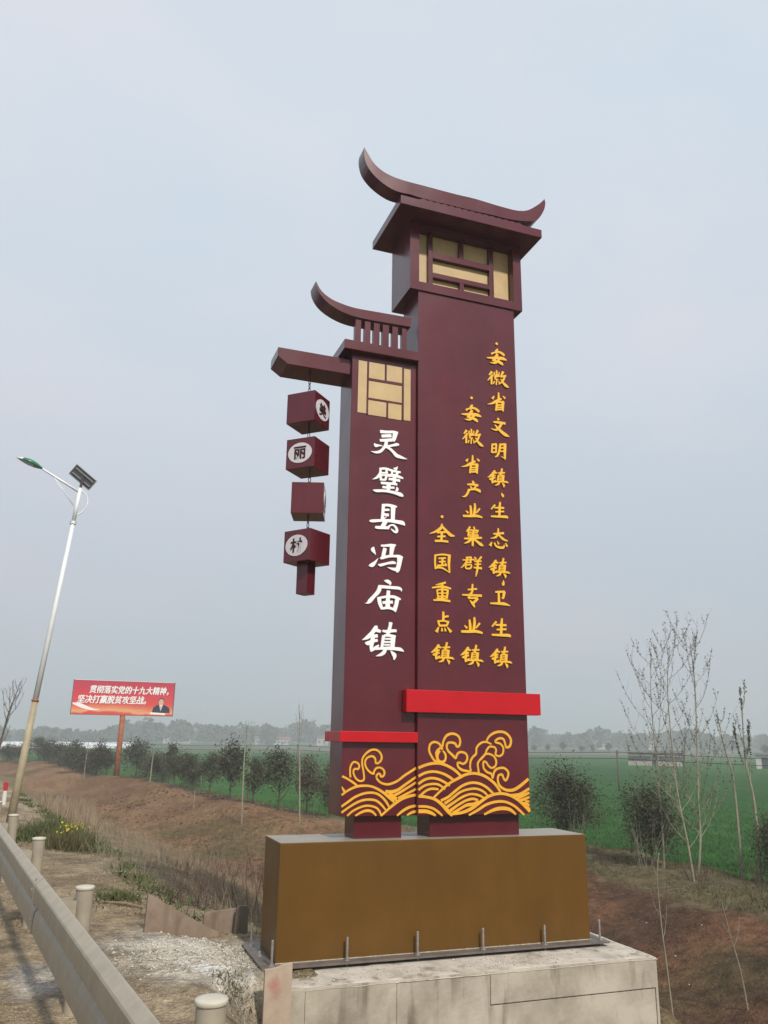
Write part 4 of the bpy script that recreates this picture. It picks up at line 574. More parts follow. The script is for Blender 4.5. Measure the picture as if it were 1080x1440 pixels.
# mortar crumbs lying on top
def stones(name, pts, sizes, material, seed=0):
    r = np.random.default_rng(seed)
    base = np.array([(1,0,0),(-1,0,0),(0,1,0),(0,-1,0),(0,0,1),(0,0,-1)], float)
    bf = np.array([(0,2,4),(2,1,4),(1,3,4),(3,0,4),(2,0,5),(1,2,5),(3,1,5),(0,3,5)])
    n = len(pts); V = np.empty((n, 6, 3))
    for i in range(3):
        V[:, :, i] = base[None, :, i]
    V *= (0.6+0.8*r.random((n, 6, 1)))
    a = r.random(n)*6.28; ca_, sa_ = np.cos(a), np.sin(a)
    sc = sizes[:, None]*np.stack([0.7+0.7*r.random(n), 0.7+0.7*r.random(n), 0.4+0.45*r.random(n)], 1)
    V = V*sc[:, None, :]
    x = V[:, :, 0]*ca_[:, None]-V[:, :, 1]*sa_[:, None]; y = V[:, :, 0]*sa_[:, None]+V[:, :, 1]*ca_[:, None]
    V[:, :, 0] = x; V[:, :, 1] = y
    V += pts[:, None, :]
    Fc = (bf[None]+(np.arange(n)*6)[:, None, None]).reshape(-1, 3)
    o = arr_mesh(name, V.reshape(-1, 3), Fc, material); o['kind'] = 'stuff'
    return o
M['crumb'] = mat('mortar_crumbs', (0.50, 0.46, 0.40), 0.9, 0.2, var=0.4, vscale=14)
pt = rng.random((900, 3)); pt[:, 0] = pt[:, 0]*3.5; pt[:, 1] = np.where(rng.random(900) < 0.75, -0.56+0.43*pt[:, 1], 0.66+0.3*pt[:, 1])
dens = fbm(pt[:, 0]*2, pt[:, 1]*2, 105) > -0.05
pt = pt[dens]; pt[:, 2] = -0.042
o = stones('mortar_crumbs', pt, 0.003+0.008*rng.random(len(pt))**3, M['crumb'], 3)

# formwork board still leaning on the corner
M['board'] = mat('formwork_board', (0.40, 0.31, 0.235), 0.85, 0.2, var=0.16, vscale=6, bump=0.4, bscale=30, bdist=0.004)
nt_ = M['board'].node_tree; b_ = nt_.nodes['Principled BSDF']
tcn = nt_.nodes.new('ShaderNodeTexCoord'); mpn = nt_.nodes.new('ShaderNodeMapping')
mpn.inputs['Location'].default_value = (0.02*8, 0, -0.28*5); mpn.inputs['Scale'].default_value = (8, 8, 5)
nt_.links.new(tcn.outputs['Object'], mpn.inputs[0])
ns_ = nt_.nodes.new('ShaderNodeTexNoise'); ns_.inputs['Scale'].default_value = 1.2; nt_.links.new(mpn.outputs[0], ns_.inputs['Vector'])
vl = nt_.nodes.new('ShaderNodeVectorMath'); vl.operation = 'LENGTH'; nt_.links.new(mpn.outputs[0], vl.inputs[0])
ad = nt_.nodes.new('ShaderNodeMath'); ad.operation = 'ADD'; nt_.links.new(vl.outputs['Value'], ad.inputs[0]); nt_.links.new(ns_.outputs[0], ad.inputs[1])
rp = nt_.nodes.new('ShaderNodeValToRGB'); rp.color_ramp.elements[0].position = 0.55; rp.color_ramp.elements[0].color = (0.8, 0.8, 0.8, 1)
rp.color_ramp.elements[1].position = 1.25; rp.color_ramp.elements[1].color = (0, 0, 0, 1)
nt_.links.new(ad.outputs[0], rp.inputs[0])
mx = nt_.nodes.new('ShaderNodeMix'); mx.data_type = 'RGBA'; mx.inputs[7].default_value = (0.36, 0.045, 0.055, 1)
old = b_.inputs['Base Color'].links[0].from_socket
nt_.links.new(rp.outputs[0], mx.inputs[0]); nt_.links.new(old, mx.inputs[6]); nt_.links.new(mx.outputs[2], b_.inputs['Base Color'])
bd = MB()
bd.prism([(-0.11, -0.30), (0.11, -0.31), (0.112, 0.455), (0.085, 0.452), (0.05, 0.448), (0.0, 0.432), (-0.03, 0.425), (-0.11, 0.418)], -0.02, 0.02)
o = bd.build('formwork_board', M['board'], bevel=0.004, loc=(-0.125, -0.64, -0.295))
tag(o, 'upright board with a red paint stain at the left corner of the block', 'board')

# ---------------------------------------------------------------- the monument sign
sign = empty('monument_sign', (0, 0, 0))
tag(sign, 'tall maroon town sign with curled roofs and Chinese characters on a bronze plinth', 'sign')
def P(name, x0, x1, y0, y1, z0, z1, m_, bevel=0.006, parent=sign):
    return MB().box(x0, x1, y0, y1, z0, z1).build(name, m_, parent, bevel=bevel)
plate = P('base_plate', -0.14, 3.345, -0.125, 0.80, -0.018, -0.0005, M['plate'], 0.002)
P('plinth', 0, 3.2, 0, 0.6225, 0.0, 0.9764, M['gold_paint'], 0.006)
P('plinth_top', 0.004, 3.196, 0.004, 0.6185, 0.9766, 0.9785, M['dusty_sheen'], 0.0)  # thin sheet added to carry the painted sky reflection
w = MB()                                        # weld bead along the foot of the plinth
for i in range(160):
    x = 0.0+i*0.02; w.tube([(x, -0.003, 0.001), (x+0.019, -0.003, 0.001)], [0.005+0.003*random.random(), 0.004+0.003*random.random()], 5)
M['weld'] = mat('weld_bead', (0.34, 0.30, 0.22), 0.6, 0.4, var=0.3, vscale=30)
w.build('weld_seam', M['weld'], sign)
bolts = [(-0.045, -0.062), (0.635, -0.062), (1.312, -0.062), (1.98, -0.062), (2.645, -0.062), (3.275, -0.055), (-0.075, 0.30), (-0.07, 0.70),
         (0.635, 0.71), (1.31, 0.71), (1.98, 0.71), (2.645, 0.71), (3.275, 0.71), (3.275, 0.32)]
hts = [0.20, 0.185, 0.19, 0.18, 0.17, 0.18, 0.04, 0.19, 0.18, 0.19, 0.17, 0.18, 0.19, 0.16]
for (x, y), h in zip(bolts, hts):
    b = MB().lathe([(0.0105, -0.05), (0.0105, h*0.35)] + [(0.0105+0.0012*(k % 2), h*0.35+k*h*0.65/14) for k in range(1, 14)] + [(0.0105, h), (0.007, h+0.004)], x, y, 8)
    o = b.build('anchor_bolt', M['bolt'], sign, smooth=False)
    n = MB().lathe([(0.021, 0.0005), (0.021, 0.017)], x, y, 6); n.lathe([(0.028, -0.0003), (0.028, 0.0035)], x, y, 14)
    n.build('nut', M['bolt'], o)
P('foot', 0.741, 1.227, 0.15, 0.44, 0.979, 1.20, M['maroon'], 0.004)
P('foot', 1.510, 2.50, 0.12, 0.44, 0.979, 1.20, M['maroon'], 0.004)
narrow = P('narrow_slab', 0.585, 1.342, 0.080, 0.498, 1.1836, 5.981, M['maroon'], 0.006)
tall = P('tall_slab', 1.3456, 2.5874, 0.032, 0.50, 1.1836, 6.894, M['maroon'], 0.006)
for z_ in (5.62, 4.42, 3.22, 2.62):
    MB().box(1.352, 2.581, 0.0308, 0.0322, z_, z_+0.005).build('sheet_seam', M['maroon'], tall)
for z_ in (5.08, 3.88, 2.68):
    MB().box(0.591, 1.336, 0.0788, 0.0802, z_, z_+0.005).build('sheet_seam', M['maroon'], narrow)
P('cap_slab', 0.467, 1.3444, 0.0, 0.60, 5.982, 6.0915, M['maroon'], 0.005)
# hanging beam with a chamfered nose
MB().prism([(-0.123, 5.741), (0.584, 5.741), (0.584, 5.9204), (-0.233, 5.9204), (-0.233, 5.816)], 0.131, 0.488).build('hanging_beam', M['maroon'], sign, bevel=0.005)
# small balusters under the small curled roof
for (x0, x1) in ((0.595, 0.663), (0.705, 0.774), (0.811, 0.882), (0.917, 0.992), (1.032, 1.102), (1.149, 1.206)):
    P('baluster', x0, x1, 0.036, 0.10, 6.092, 6.37, M['maroon'], 0.003)

def smooth_poly(pts, sub_=4):
    out = []
    for i in range(len(pts)-1):
        p0 = pts[max(i-1, 0)]; p1 = pts[i]; p2 = pts[i+1]; p3 = pts[min(i+2, len(pts)-1)]
        for k in range(sub_):
            t = k/sub_
            out.append(tuple(0.5*((2*p1[j]) + (-p0[j]+p2[j])*t + (2*p0[j]-5*p1[j]+4*p2[j]-p3[j])*t*t + (-p0[j]+3*p1[j]-3*p2[j]+p3[j])*t**3) for j in range(len(p1))))
    out.append(tuple(pts[-1])); return out
def curled(name, data, y0, y1):
    """curled ridge beam: closed outline in (x,z) = upper edge, then lower edge, given real thickness"""
    up_, lo = data
    up_ = smooth_poly(up_, 3); lo = smooth_poly(lo, 3)
    poly = up_ + lo
    b = MB(); n = len(poly)
    fr = [(x, y0, z) for x, z in poly]; bk = [(x, y1, z) for x, z in poly]
    # caps as strips between upper and lower edges keep the ngon tidy
    b.v = fr + bk
    b.f = [(i, (i+1) % n, (i+1) % n+n, i+n) for i in range(n)]
    import mathutils
    tri = mathutils.geometry.tessellate_polygon([[Vector((x, z, 0)) for x, z in poly]])
    for t in tri:
        b.f.append(tuple(t)); b.f.append((t[2]+n, t[1]+n, t[0]+n))
    return b.build(name, M['maroon'], sign)
curled('small_curled_roof', RIDGE_SMALL, 0.03, 0.26)
curled('large_curled_roof', RIDGE_BIG, -0.21, -0.01)
# corrugated row of tile ends between the large roof and the eave
EX0, EX1 = 1.0113, 2.8517
for i in range(15):
    x = 1.30+i*0.089
    b = MB(); r0 = 0.050
    pr = [(x+r0*math.cos(a), 7.896+0.55*r0*math.sin(a)) for a in np.linspace(0, math.pi, 7)]
    b.prism(pr, -0.236, 0.70).build('roof_tile', M['maroon'], sign)
P('eave', EX0, EX1, -0.2472, 0.7323, 7.785, 7.8955, M['maroon'], 0.005)

# head box: a real frame round a recessed lattice window
HX0, HX1, HY0, HY1, HZ0, HZ1 = 1.2334, 2.6955, 0.012, 0.6146, 6.8918, 7.7848
OX0, OX1, OZ0, OZ1 = 1.347, 2.588, 7.0, 7.722
head = MB()
head.box(HX0, HX1, HY0+0.125, HY1, HZ0, HZ1)
head.box(HX0, OX0, HY0, HY0+0.1255, HZ0, HZ1); head.box(OX1, HX1, HY0, HY0+0.1255, HZ0, HZ1)
head.box(OX0, OX1, HY0, HY0+0.1255, HZ0, OZ0); head.box(OX0, OX1, HY0, HY0+0.1255, OZ1, HZ1)
head = head.build('lattice_head', M['maroon'], sign)
cols = [(OX0, 1.493), (1.55, 2.298), (2.356, OX1)]
HP = HY0+0.1245
def hp(x0, x1, z0, z1): MB().box(x0, x1, HP-0.004, HP, z0, z1).build('window_panel', M['pane'], head)
def hb(x0, x1, z0, z1): MB().box(x0, x1, HY0+0.068, HP-0.0045, z0, z1).build('lattice_bar', M['maroon'], head, bevel=0.003)
hp(OX0+.002, 1.492, OZ0+.002, OZ1-.002); hp(2.357, OX1-.002, OZ0+.002, OZ1-.002)
hp(1.551, 1.924, 7.473, OZ1-.002); hp(1.928, 2.297, 7.473, OZ1-.002); hp(1.551, 2.297, 7.204, 7.394)
hp(1.551, 1.924, OZ0+.002, 7.137); hp(1.928, 2.297, OZ0+.002, 7.137)
hb(1.494, 1.549, OZ0, OZ1); hb(2.299, 2.355, OZ0, OZ1)
hb(1.5495, 2.2985, 7.396, 7.471); hb(1.5495, 2.2985, 7.139, 7.202)
hb(1.899, 1.953, 7.4715, OZ1); hb(1.899, 1.953, OZ0, 7.1385)

# pale inlay of the narrow slab: seven panels between raised bars
for i, (x0, x1, z0, z1) in enumerate(NARROW_PANES):
    MB().box(x0, x1, 0.0735, 0.0798, z0, z1).build('inlay_panel', M['pane'], narrow, bevel=0.0015)
for (x0, x1, z0, z1) in ((0.7565, 0.7755, 5.276, 5.901), (1.1705, 1.1895, 5.276, 5.901), (0.7765, 1.1695, 5.678, 5.708), (0.7765, 1.1695, 5.451, 5.474),
                         (0.9645, 0.983, 5.7085, 5.901), (0.988, 1.006, 5.271, 5.4505)):
    MB().box(x0, x1, 0.0700, 0.0798, z0, z1).build('inlay_bar', M['maroon'], narrow, bevel=0.001)

# red bands
MB().box(0.543, 1.3445, 0.0155, 0.554, 1.8629, 1.9627).build('red_band', M['red'], sign, bevel=0.004)
MB().box(1.202, 2.7157, -0.030, 0.0765, 2.1538, 2.3722).build('red_band', M['red'], sign, bevel=0.004)

# brush strokes cut from sheet: each stroke a tapered ribbon with thickness
def parse(S):
    out = []
    for s in S.split('|'):
        a = [float(v) for v in s.split()]
        out.append([tuple(a[i:i+3]) for i in range(0, len(a), 3)])
    return out
def strokes(name, S, y0, thick, material, parent, smooth_=True, sub_=3, grow=1.0, stagger=0.00025, label=None):
    b = MB()
    for k, s in enumerate(parse(S)):
        if smooth_ and len(s) > 2: s = smooth_poly(s, sub_)
        n = len(s); L, R = [], []
        for i in range(n):
            a = s[max(i-1, 0)]; c = s[min(i+1, n-1)]
            tx, tz = c[0]-a[0], c[1]-a[1]; l = math.hypot(tx, tz) or 1e-6
            nx_, nz_ = -tz/l, tx/l; w_ = max(s[i][2], 0.002)*grow/2
            L.append((s[i][0]+nx_*w_, s[i][1]+nz_*w_)); R.append((s[i][0]-nx_*w_, s[i][1]-nz_*w_))
        yf = y0-thick-k*stagger
        vs_ = []
        for i in range(n):
            yy = yf-i*0.00002
            vs_ += [(L[i][0], yy, L[i][1]), (R[i][0], yy, R[i][1]), (L[i][0], y0, L[i][1]), (R[i][0], y0, R[i][1])]
        fs = []
        for i in range(n-1):
            q = 4*i
            fs += [(q, q+1, q+5, q+4), (q+2, q, q+4, q+6), (q+1, q+3, q+7, q+5)]
        fs += [(0, 2, 3, 1), (4*(n-1), 4*(n-1)+1, 4*(n-1)+3, 4*(n-1)+2)]
        b.add(vs_, fs)
    o = b.build(name, material, parent)
    if label: o['label'] = label
    return o
for c, S in WHITE:
    strokes('character', S, 0.0798, 0.014, M['white'], narrow, sub_=3, label='white brush character ' + c)
for c, n, S in YELLOW:
    strokes('character', S, 0.0318, 0.014, M['yellow'], tall, sub_=3, grow=1.04, label='yellow brush character ' + c)
for S in COMMAS:
    strokes('comma', S, 0.0318, 0.012, M['yellow'], tall)
for x, z in DOTS:
    b = MB(); n = 14
    b.prism([(x+0.016*math.cos(2*math.pi*k/n), z+0.016*math.sin(2*math.pi*k/n)) for k in range(n)], 0.016, 0.0318)
    b.build('dot', M['yellow'], tall)
strokes('wave_ornament', WAVES[0], 0.0798, 0.004, M['orange'], narrow, sub_=4, stagger=0.00015)
strokes('wave_ornament', WAVES[1], 0.0318, 0.004, M['orange'], tall, sub_=4, stagger=0.00015)

# ---------------------------------------------------------------- text made of real letters (flat, thin)
def text_mesh(body, size, bold=0.0, extrude=0.0, shear=0.0):
    c = bpy.data.curves.new('lettering', 'FONT'); c.body = body; c.size = size; c.offset = bold; c.extrude = extrude; c.shear = shear
    c.resolution_u = 3; c.align_x = 'CENTER'; c.align_y = 'CENTER'
    o = bpy.data.objects.new('lettering', c); COL.objects.link(o)
    dg = bpy.context.evaluated_depsgraph_get(); dg.update()
    me = bpy.data.meshes.new_from_object(o.evaluated_get(dg))
    bpy.data.objects.remove(o, do_unlink=True); bpy.data.curves.remove(c)
    me.name = 'lettering'
    return me
def text_obj(name, body, size, mtx, material, parent, bold=0.0, extrude=0.0, shear=0.0):
    me = text_mesh(body, size, bold, extrude, shear)
    xs = [v.co.x for v in me.vertices]; ys = [v.co.y for v in me.vertices]
    if xs:
        cx_, cy_ = (min(xs)+max(xs))/2, (min(ys)+max(ys))/2
        me.transform(Matrix.Translation((-cx_, -cy_, 0)))
    me.materials.clear(); me.materials.append(material)
    o = bpy.data.objects.new(name, me); COL.objects.link(o); o.parent = parent; o.matrix_local = mtx
    return o

# ---------------------------------------------------------------- four cube lanterns
LY = 0.30
lan = [(0.170, 5.290, -1.561, 0.338, 0.341, 'R', '美', 'top'), (0.184, 4.774, -1.5475, 0.336, 0.333, 'L', '丽', 'second'),
       (0.212, 4.285, -1.122, 0.335, 0.334, None, None, 'third'), (0.214, 3.782, -1.718, 0.3375, 0.331, 'L', '村', 'lowest')]
tops = [5.741]
lab = ['topmost maroon cube lantern, white oval on its right side, hung from the beam',
       'second maroon cube lantern from the top, white oval on its left side',
       'third maroon cube lantern from the top, plain face turned to the front',
       'lowest maroon cube lantern, square tail below, white oval on its left side']
for i, (x, z, a, s, h, side, ch, _) in enumerate(lan):
    rot = a + math.pi/4
    root = empty('cube_lantern', (x, LY, z), rot)
    tag(root, lab[i], 'lantern', 'cube lanterns hanging in a string from the beam')
    MB().box(-s/2, s/2, -s/2, s/2, -h/2, h/2).build('box', M['maroon'], root, bevel=0.004)
    # oval plates: local -Y is the face left of the nearest corner, local +X the right one
    for k, (nm, on) in enumerate((('L', side == 'L'), ('R', side == 'R'))):
        pass
    def plate_on(which, text):
        # frame of the face: origin at its centre, u to the right, n outward
        ang = {'L': -math.pi/2 - 0.0, 'R': 0.0}[which]
        n_ = Vector((math.cos(ang), math.sin(ang), 0)); u_ = Vector((-math.sin(ang), math.cos(ang), 0)); z_u = Vector((0, 0, 1))
        def mt(d): 
            m2 = Matrix((u_, z_u, n_)).transposed().to_4x4(); m2.translation = n_*(s/2+d); return m2
        b = MB(); n = 28
        vs_ = [(0.42*s*math.cos(2*math.pi*k/n), 0.335*h*math.sin(2*math.pi*k/n), 0.0) for k in range(n)]
        b.v = vs_ + [(x_, y_, 0.006) for x_, y_, _z in vs_]
        b.f = [tuple(range(n-1, -1, -1)), tuple(range(n, 2*n))] + [(k, (k+1) % n, (k+1) % n+n, k+n) for k in range(n)]
        d_ = b.build('oval_plate', M['white_disc'], root); d_.matrix_local = mt(0.001)
        if text:
            text_obj('character', text, 0.155, Matrix.Translation((0.0, 0, 0.0075)), M['dark'], d_, bold=0.004, extrude=0.001)
    if side: plate_on(side, ch)
    if i == 2:                                     # the character sides of this one face away; one shows edge-on at the right
        plate_on('R', '乡')
    if i == 3:
        MB().box(-0.068, 0.068, -0.068, 0.068, -h/2-0.315, -h/2+0.001).build('tail', M['maroon'], root, bevel=0.003)
    # chain up to what it hangs from
    top = 5.742 if i == 0 else lan[i-1][1]-lan[i-1][4]/2
    z0 = z+h/2; c_ = MB(); L_ = top-z0; nl = max(2, round(L_/0.058)); st = L_/nl
    for k in range(nl):
        c_.torus((0, 0, h/2+st*(k+0.5)), 0.013, 0.0045, 'y' if k % 2 else 'x', stretch=(st*0.62)/0.013)
    c_.build('chain', M['iron'], root, smooth=True)

# ---------------------------------------------------------------- guardrail
gr = empty('guardrail', (-1.22, -4.05, 0.05))
tag(gr, 'beige steel guardrail with capped round posts along the road shoulder', 'guardrail')
G0 = Vector(gr.location)
RD = Vector((-0.145, 1.0, 0)).normalized(); RN = Vector((1.0, 0.145, 0)).normalized()
def rail_pt(s_, off, z): 
    p = Vector((-1.22, -4.05, 0)) + RD*s_ + RN*off
    return (p.x-G0.x, p.y-G0.y, z-G0.z)
# W-shaped section, off = distance from the post line (negative = road side), z
prof = [(-0.168, 0.792), (-0.180, 0.794), (-0.190, 0.788), (-0.228, 0.757), (-0.234, 0.745), (-0.236, 0.660), (-0.232, 0.632), (-0.196, 0.605), (-0.188, 0.596),
        (-0.188, 0.584), (-0.208, 0.556), (-0.216, 0.530), (-0.218, 0.440), (-0.214, 0.400), (-0.190, 0.372), (-0.180, 0.366)]
def rail_beam(s0, s1, lift):
    b = MB(); steps = max(2, int((s1-s0)/0.6)); n = len(prof)
    for i in range(steps+1):
        s_ = s0+(s1-s0)*i/steps
        for (o_, z_) in prof: b.v.append(rail_pt(s_, o_-lift, z_+lift*0.8))
        for (o_, z_) in prof: b.v.append(rail_pt(s_, o_-lift+0.004, z_+lift*0.8-0.003))
    for i in range(steps):
        for k in range(n-1):
            a = i*2*n+k; b.f.append((a, a+1, a+1+2*n, a+2*n)); c = a+n; b.f.append((c, c+2*n, c+1+2*n, c+1))
        for k in (0, n-1):
            a = i*2*n+k; b.f.append((a, a+2*n, a+3*n, a+n))
    for i in (0, steps):
        for k in range(n-1):
            a = i*2*n+k; b.f.append((a, a+1, a+1+n, a+n))
    me_o = b.build('rail_beam', M['rail'], gr, smooth=False)
    me = me_o.data
    try:
        me.shade_smooth(); me.set_sharp_from_angle(angle=math.radians(22))
    except Exception: pass
    return me_o
seams = [-6.5, -0.25+0.0, 4.07, 8.4, 12.7, 17.0, 21.3, 25.6, 29.9]
seams = [-7.0, -4.6+0.0, 4.05-4.32+4.32, 8.4, 12.7, 17.0, 21.3, 25.6, 29.9]
seams = [-9.0, -0.27, 4.05, 8.4, 12.7, 17.0, 21.3, 25.6, 29.9]
for i in range(len(seams)-1):
    rb = rail_beam(seams[i]-0.16, seams[i+1]+(0.0), 0.0 if i % 2 else 0.0055)
    if i:
        for k, (o_, z_) in enumerate([(-0.212, 0.772), (-0.205, 0.388), (-0.20, 0.59), (-0.236, 0.70), (-0.218, 0.48)]):
            p = rail_pt(seams[i]-0.08, o_, z_)
            MB().lathe([(0.016, 0), (0.016, 0.012), (0.009, 0.018)], 0, 0, 8).build('splice_bolt', M['bolt'], rb, loc=p)
ys_ = [-6.95, -4.05, -1.05, 1.80, 4.65, 7.4, 10.2, 13.0, 15.9, 18.8, 21.7, 24.6]
for i, y in enumerate(ys_):
    s_ = (y+4.05)/RD.y
    c = rail_pt(s_, 0, 0); h = 0.872 + 0.02*math.sin(i*2.3); lean = 0.004*math.sin(i*1.7)
    b = MB().lathe([(0.060, -0.35), (0.060, h-0.062)], c[0], c[1], 24)
    p_ = b.build('post', M['rail'], gr, smooth=False)
    try: p_.data.shade_smooth(); p_.data.set_sharp_from_angle(angle=math.radians(35))
    except Exception: pass
    cb = MB().lathe([(0.064, h-0.068), (0.0665, h-0.066), (0.0665, h-0.052), (0.063, h-0.047), (0.040, h-0.043), (0.001, h-0.041)], c[0], c[1], 24)
    M.setdefault('cap', mat('cream_post_cap', (0.50, 0.46, 0.37), 0.5, 0.4, var=0.08, vscale=9))
    cb.build('cap', M['cap'], p_, smooth=True)
    # spacer box between post and rail, its open channel towards the post
    q = MB()
    for (a0, a1, w0, w1) in ((-0.162, -0.060, -0.075, -0.069), (-0.162, -0.060, 0.069, 0.075), (-0.168, -0.162, -0.075, 0.075)):
        V_ = []
        for z_ in (0.46, 0.775):
            for (o_, t_) in ((a0, w0), (a1, w0), (a1, w1), (a0, w1)):
                V_.append(rail_pt(s_+t_, o_, z_))
        q.add(V_, [(3, 2, 1, 0), (4, 5, 6, 7), (0, 1, 5, 4), (1, 2, 6, 5), (2, 3, 7, 6), (3, 0, 4, 7)])
    q.build('spacer', M['rail'], p_, bevel=0.0)

# ---------------------------------------------------------------- solar street lamp
lb = Vector((-2.93, 12.1, 0.0)); lb.z = gz(lb.x, lb.y)-0.05
lamp = empty('solar_street_lamp', lb); tag(lamp, 'leaning white solar street lamp with green lamp head, behind the guardrail', 'street lamp')
def lv(x, y, z): return (x-lb.x, y-lb.y, z-lb.z)
A0 = Vector(lv(-2.945, 12.1, -0.15)); A1 = Vector(lv(-2.735, 12.1, 2.62)); A2 = Vector(lv(-2.40, 12.1, 6.69)); A3 = Vector(lv(-2.335, 12.1, 7.55))
MB().tube([A0, A0.lerp(A1, .5), A1], [0.088, 0.077, 0.066], 18).build('lower_pole', M['lamp_base'], lamp, smooth=True)
MB().tube([A1-Vector((0.0015, 0, 0.02)), A1+Vector((0.0015, 0, 0.02))], [0.078, 0.078], 18).build('pole_collar', M['rust'], lamp, smooth=True)
MB().tube([A1, A1.lerp(A2, .5), A2], [0.062, 0.053, 0.043], 18).build('upper_pole', M['lamp_white'], lamp, smooth=True)
MB().tube([A2-Vector((0, 0, .03)), A2+Vector((0.004, 0, .03))], [0.062, 0.062], 14).build('pole_flange', M['lamp_white'], lamp)
MB().tube([A2, A3], [0.046, 0.042], 16).build('pole_head', M['lamp_white'], lamp, smooth=True)
for dx in (-0.06, 0.06):
    MB().tube([A2+Vector((dx, -0.03, -0.06)), A2+Vector((dx, -0.03, 0.03))], 0.01, 6).build('flange_bolt', M['bolt'], lamp)
J = A3.lerp(A2, 0.12)
tip = Vector(lv(-3.22, 12.1, 7.92))
MB().tube([J, J.lerp(tip, .5), tip], [0.030, 0.028, 0.026], 12).build('lamp_arm', M['lamp_white'], lamp, smooth=True)
MB().tube([Vector(lv(-2.99, 12.1, 7.80)), Vector(lv(-2.43, 12.1, 7.10))], 0.012, 8).build('arm_strut', M['lamp_white'], lamp, smooth=True)
arc = [(-2.31, 7.50), (-2.215, 7.43), (-2.15, 7.30), (-2.145, 7.14), (-2.21, 7.00), (-2.32, 6.90), (-2.41, 6.86)]
MB().tube([Vector(lv(x, 12.1, z)) for x, z in smooth_poly(arc, 3)], 0.015, 8).build('curved_brace', M['lamp_white'], lamp, smooth=True)
# lamp head: flattened pod, green shell with a white nose and a pale lens beneath
d = Vector((-0.86, 0, 0.30)).normalized(); upv = Vector((0.30, 0, 0.86)).normalized(); side = Vector((0, 1, 0))
def pod(t0, t1, lo_, hi_, name, m_):
    b = MB(); n = 14; N_ = 12
    for i in range(N_+1):
        t = t0+(t1-t0)*i/N_
        w_ = 0.155*math.sin(math.pi*min(max(t, 0.03), 0.97))**0.75+0.018*(1-t); h_ = 0.085*math.sin(math.pi*min(max(t, 0.03), 0.97))**0.8+0.018*(1-t)
        c = tip + d*(t*0.62)
        for k in range(n):
            a = lo_+(hi_-lo_)*k/(n-1)
            b.v.append(tuple(c + side*math.cos(a)*w_ + upv*math.sin(a)*(h_ if math.sin(a) > 0 else h_*0.45)))
    for i in range(N_):
        for k in range(n-1):
            a = i*n+k; b.f.append((a, a+1, a+1+n, a+n))
        b.f.append((i*n+n-1, i*n, (i+1)*n, (i+1)*n+n-1))
    b.f.append(tuple(range(n))); b.f.append(tuple(range(N_*n+n-1, N_*n-1, -1)))
    return b.build(name, m_, lamp, smooth=True)
pod(0.0, 0.74, -0.55, math.pi+0.55, 'lamp_shell', M['lamp_green'])
pod(0.74, 1.0, -0.55, math.pi+0.55, 'lamp_nose', M['lamp_white'])
pod(0.30, 0.93, math.pi+0.56, 2*math.pi-0.56, 'lamp_lens', M['lamp_glass'])
# solar panel seen from below and behind: tilted, long axis falling to the right
pc = Vector(lv(-2.305, 12.15, 7.84))
ux = Vector((0.50, 0.12, -0.37)).normalized(); un = Vector((-0.35, 0.62, -0.55)); un = (un - ux*un.dot(ux)).normalized(); uy = un.cross(ux).normalized()
def slab_(c, hx, hy, hz_, name, m_, parent):
    b = MB(); V_ = []
    for z_ in (-hz_, hz_):
        for sx_, sy_ in ((-1, -1), (1, -1), (1, 1), (-1, 1)):
            V_.append(tuple(c + ux*hx*sx_ + uy*hy*sy_ + un*z_))
    b.add(V_, [(3, 2, 1, 0), (4, 5, 6, 7), (0, 1, 5, 4), (1, 2, 6, 5), (2, 3, 7, 6), (3, 0, 4, 7)])
    return b.build(name, m_, parent)
ux = Vector((0.80, 0.0, -0.60)).normalized()
un = Vector((-0.30, -0.86, -0.40)); un = (un-ux*un.dot(ux)).normalized(); uy = un.cross(ux).normalized()
pn = slab_(pc, 0.295, 0.145, 0.012, 'solar_panel', M['solar_back'], lamp)
for sgn in (-1, 1):
    slab_(pc+uy*0.148*sgn+un*0.004, 0.30, 0.008, 0.022, 'panel_frame', M['alu'], pn)
    slab_(pc+ux*0.298*sgn+un*0.004, 0.008, 0.140, 0.022, 'panel_frame', M['alu'], pn)
    slab_(pc+uy*0.07*sgn+un*0.022, 0.26, 0.012, 0.01, 'mounting_rail', M['alu'], pn)
MB().tube([A3-Vector((0, 0, .05)), pc+un*0.03], [0.034, 0.03], 10).build('panel_bracket', M['iron'], lamp)

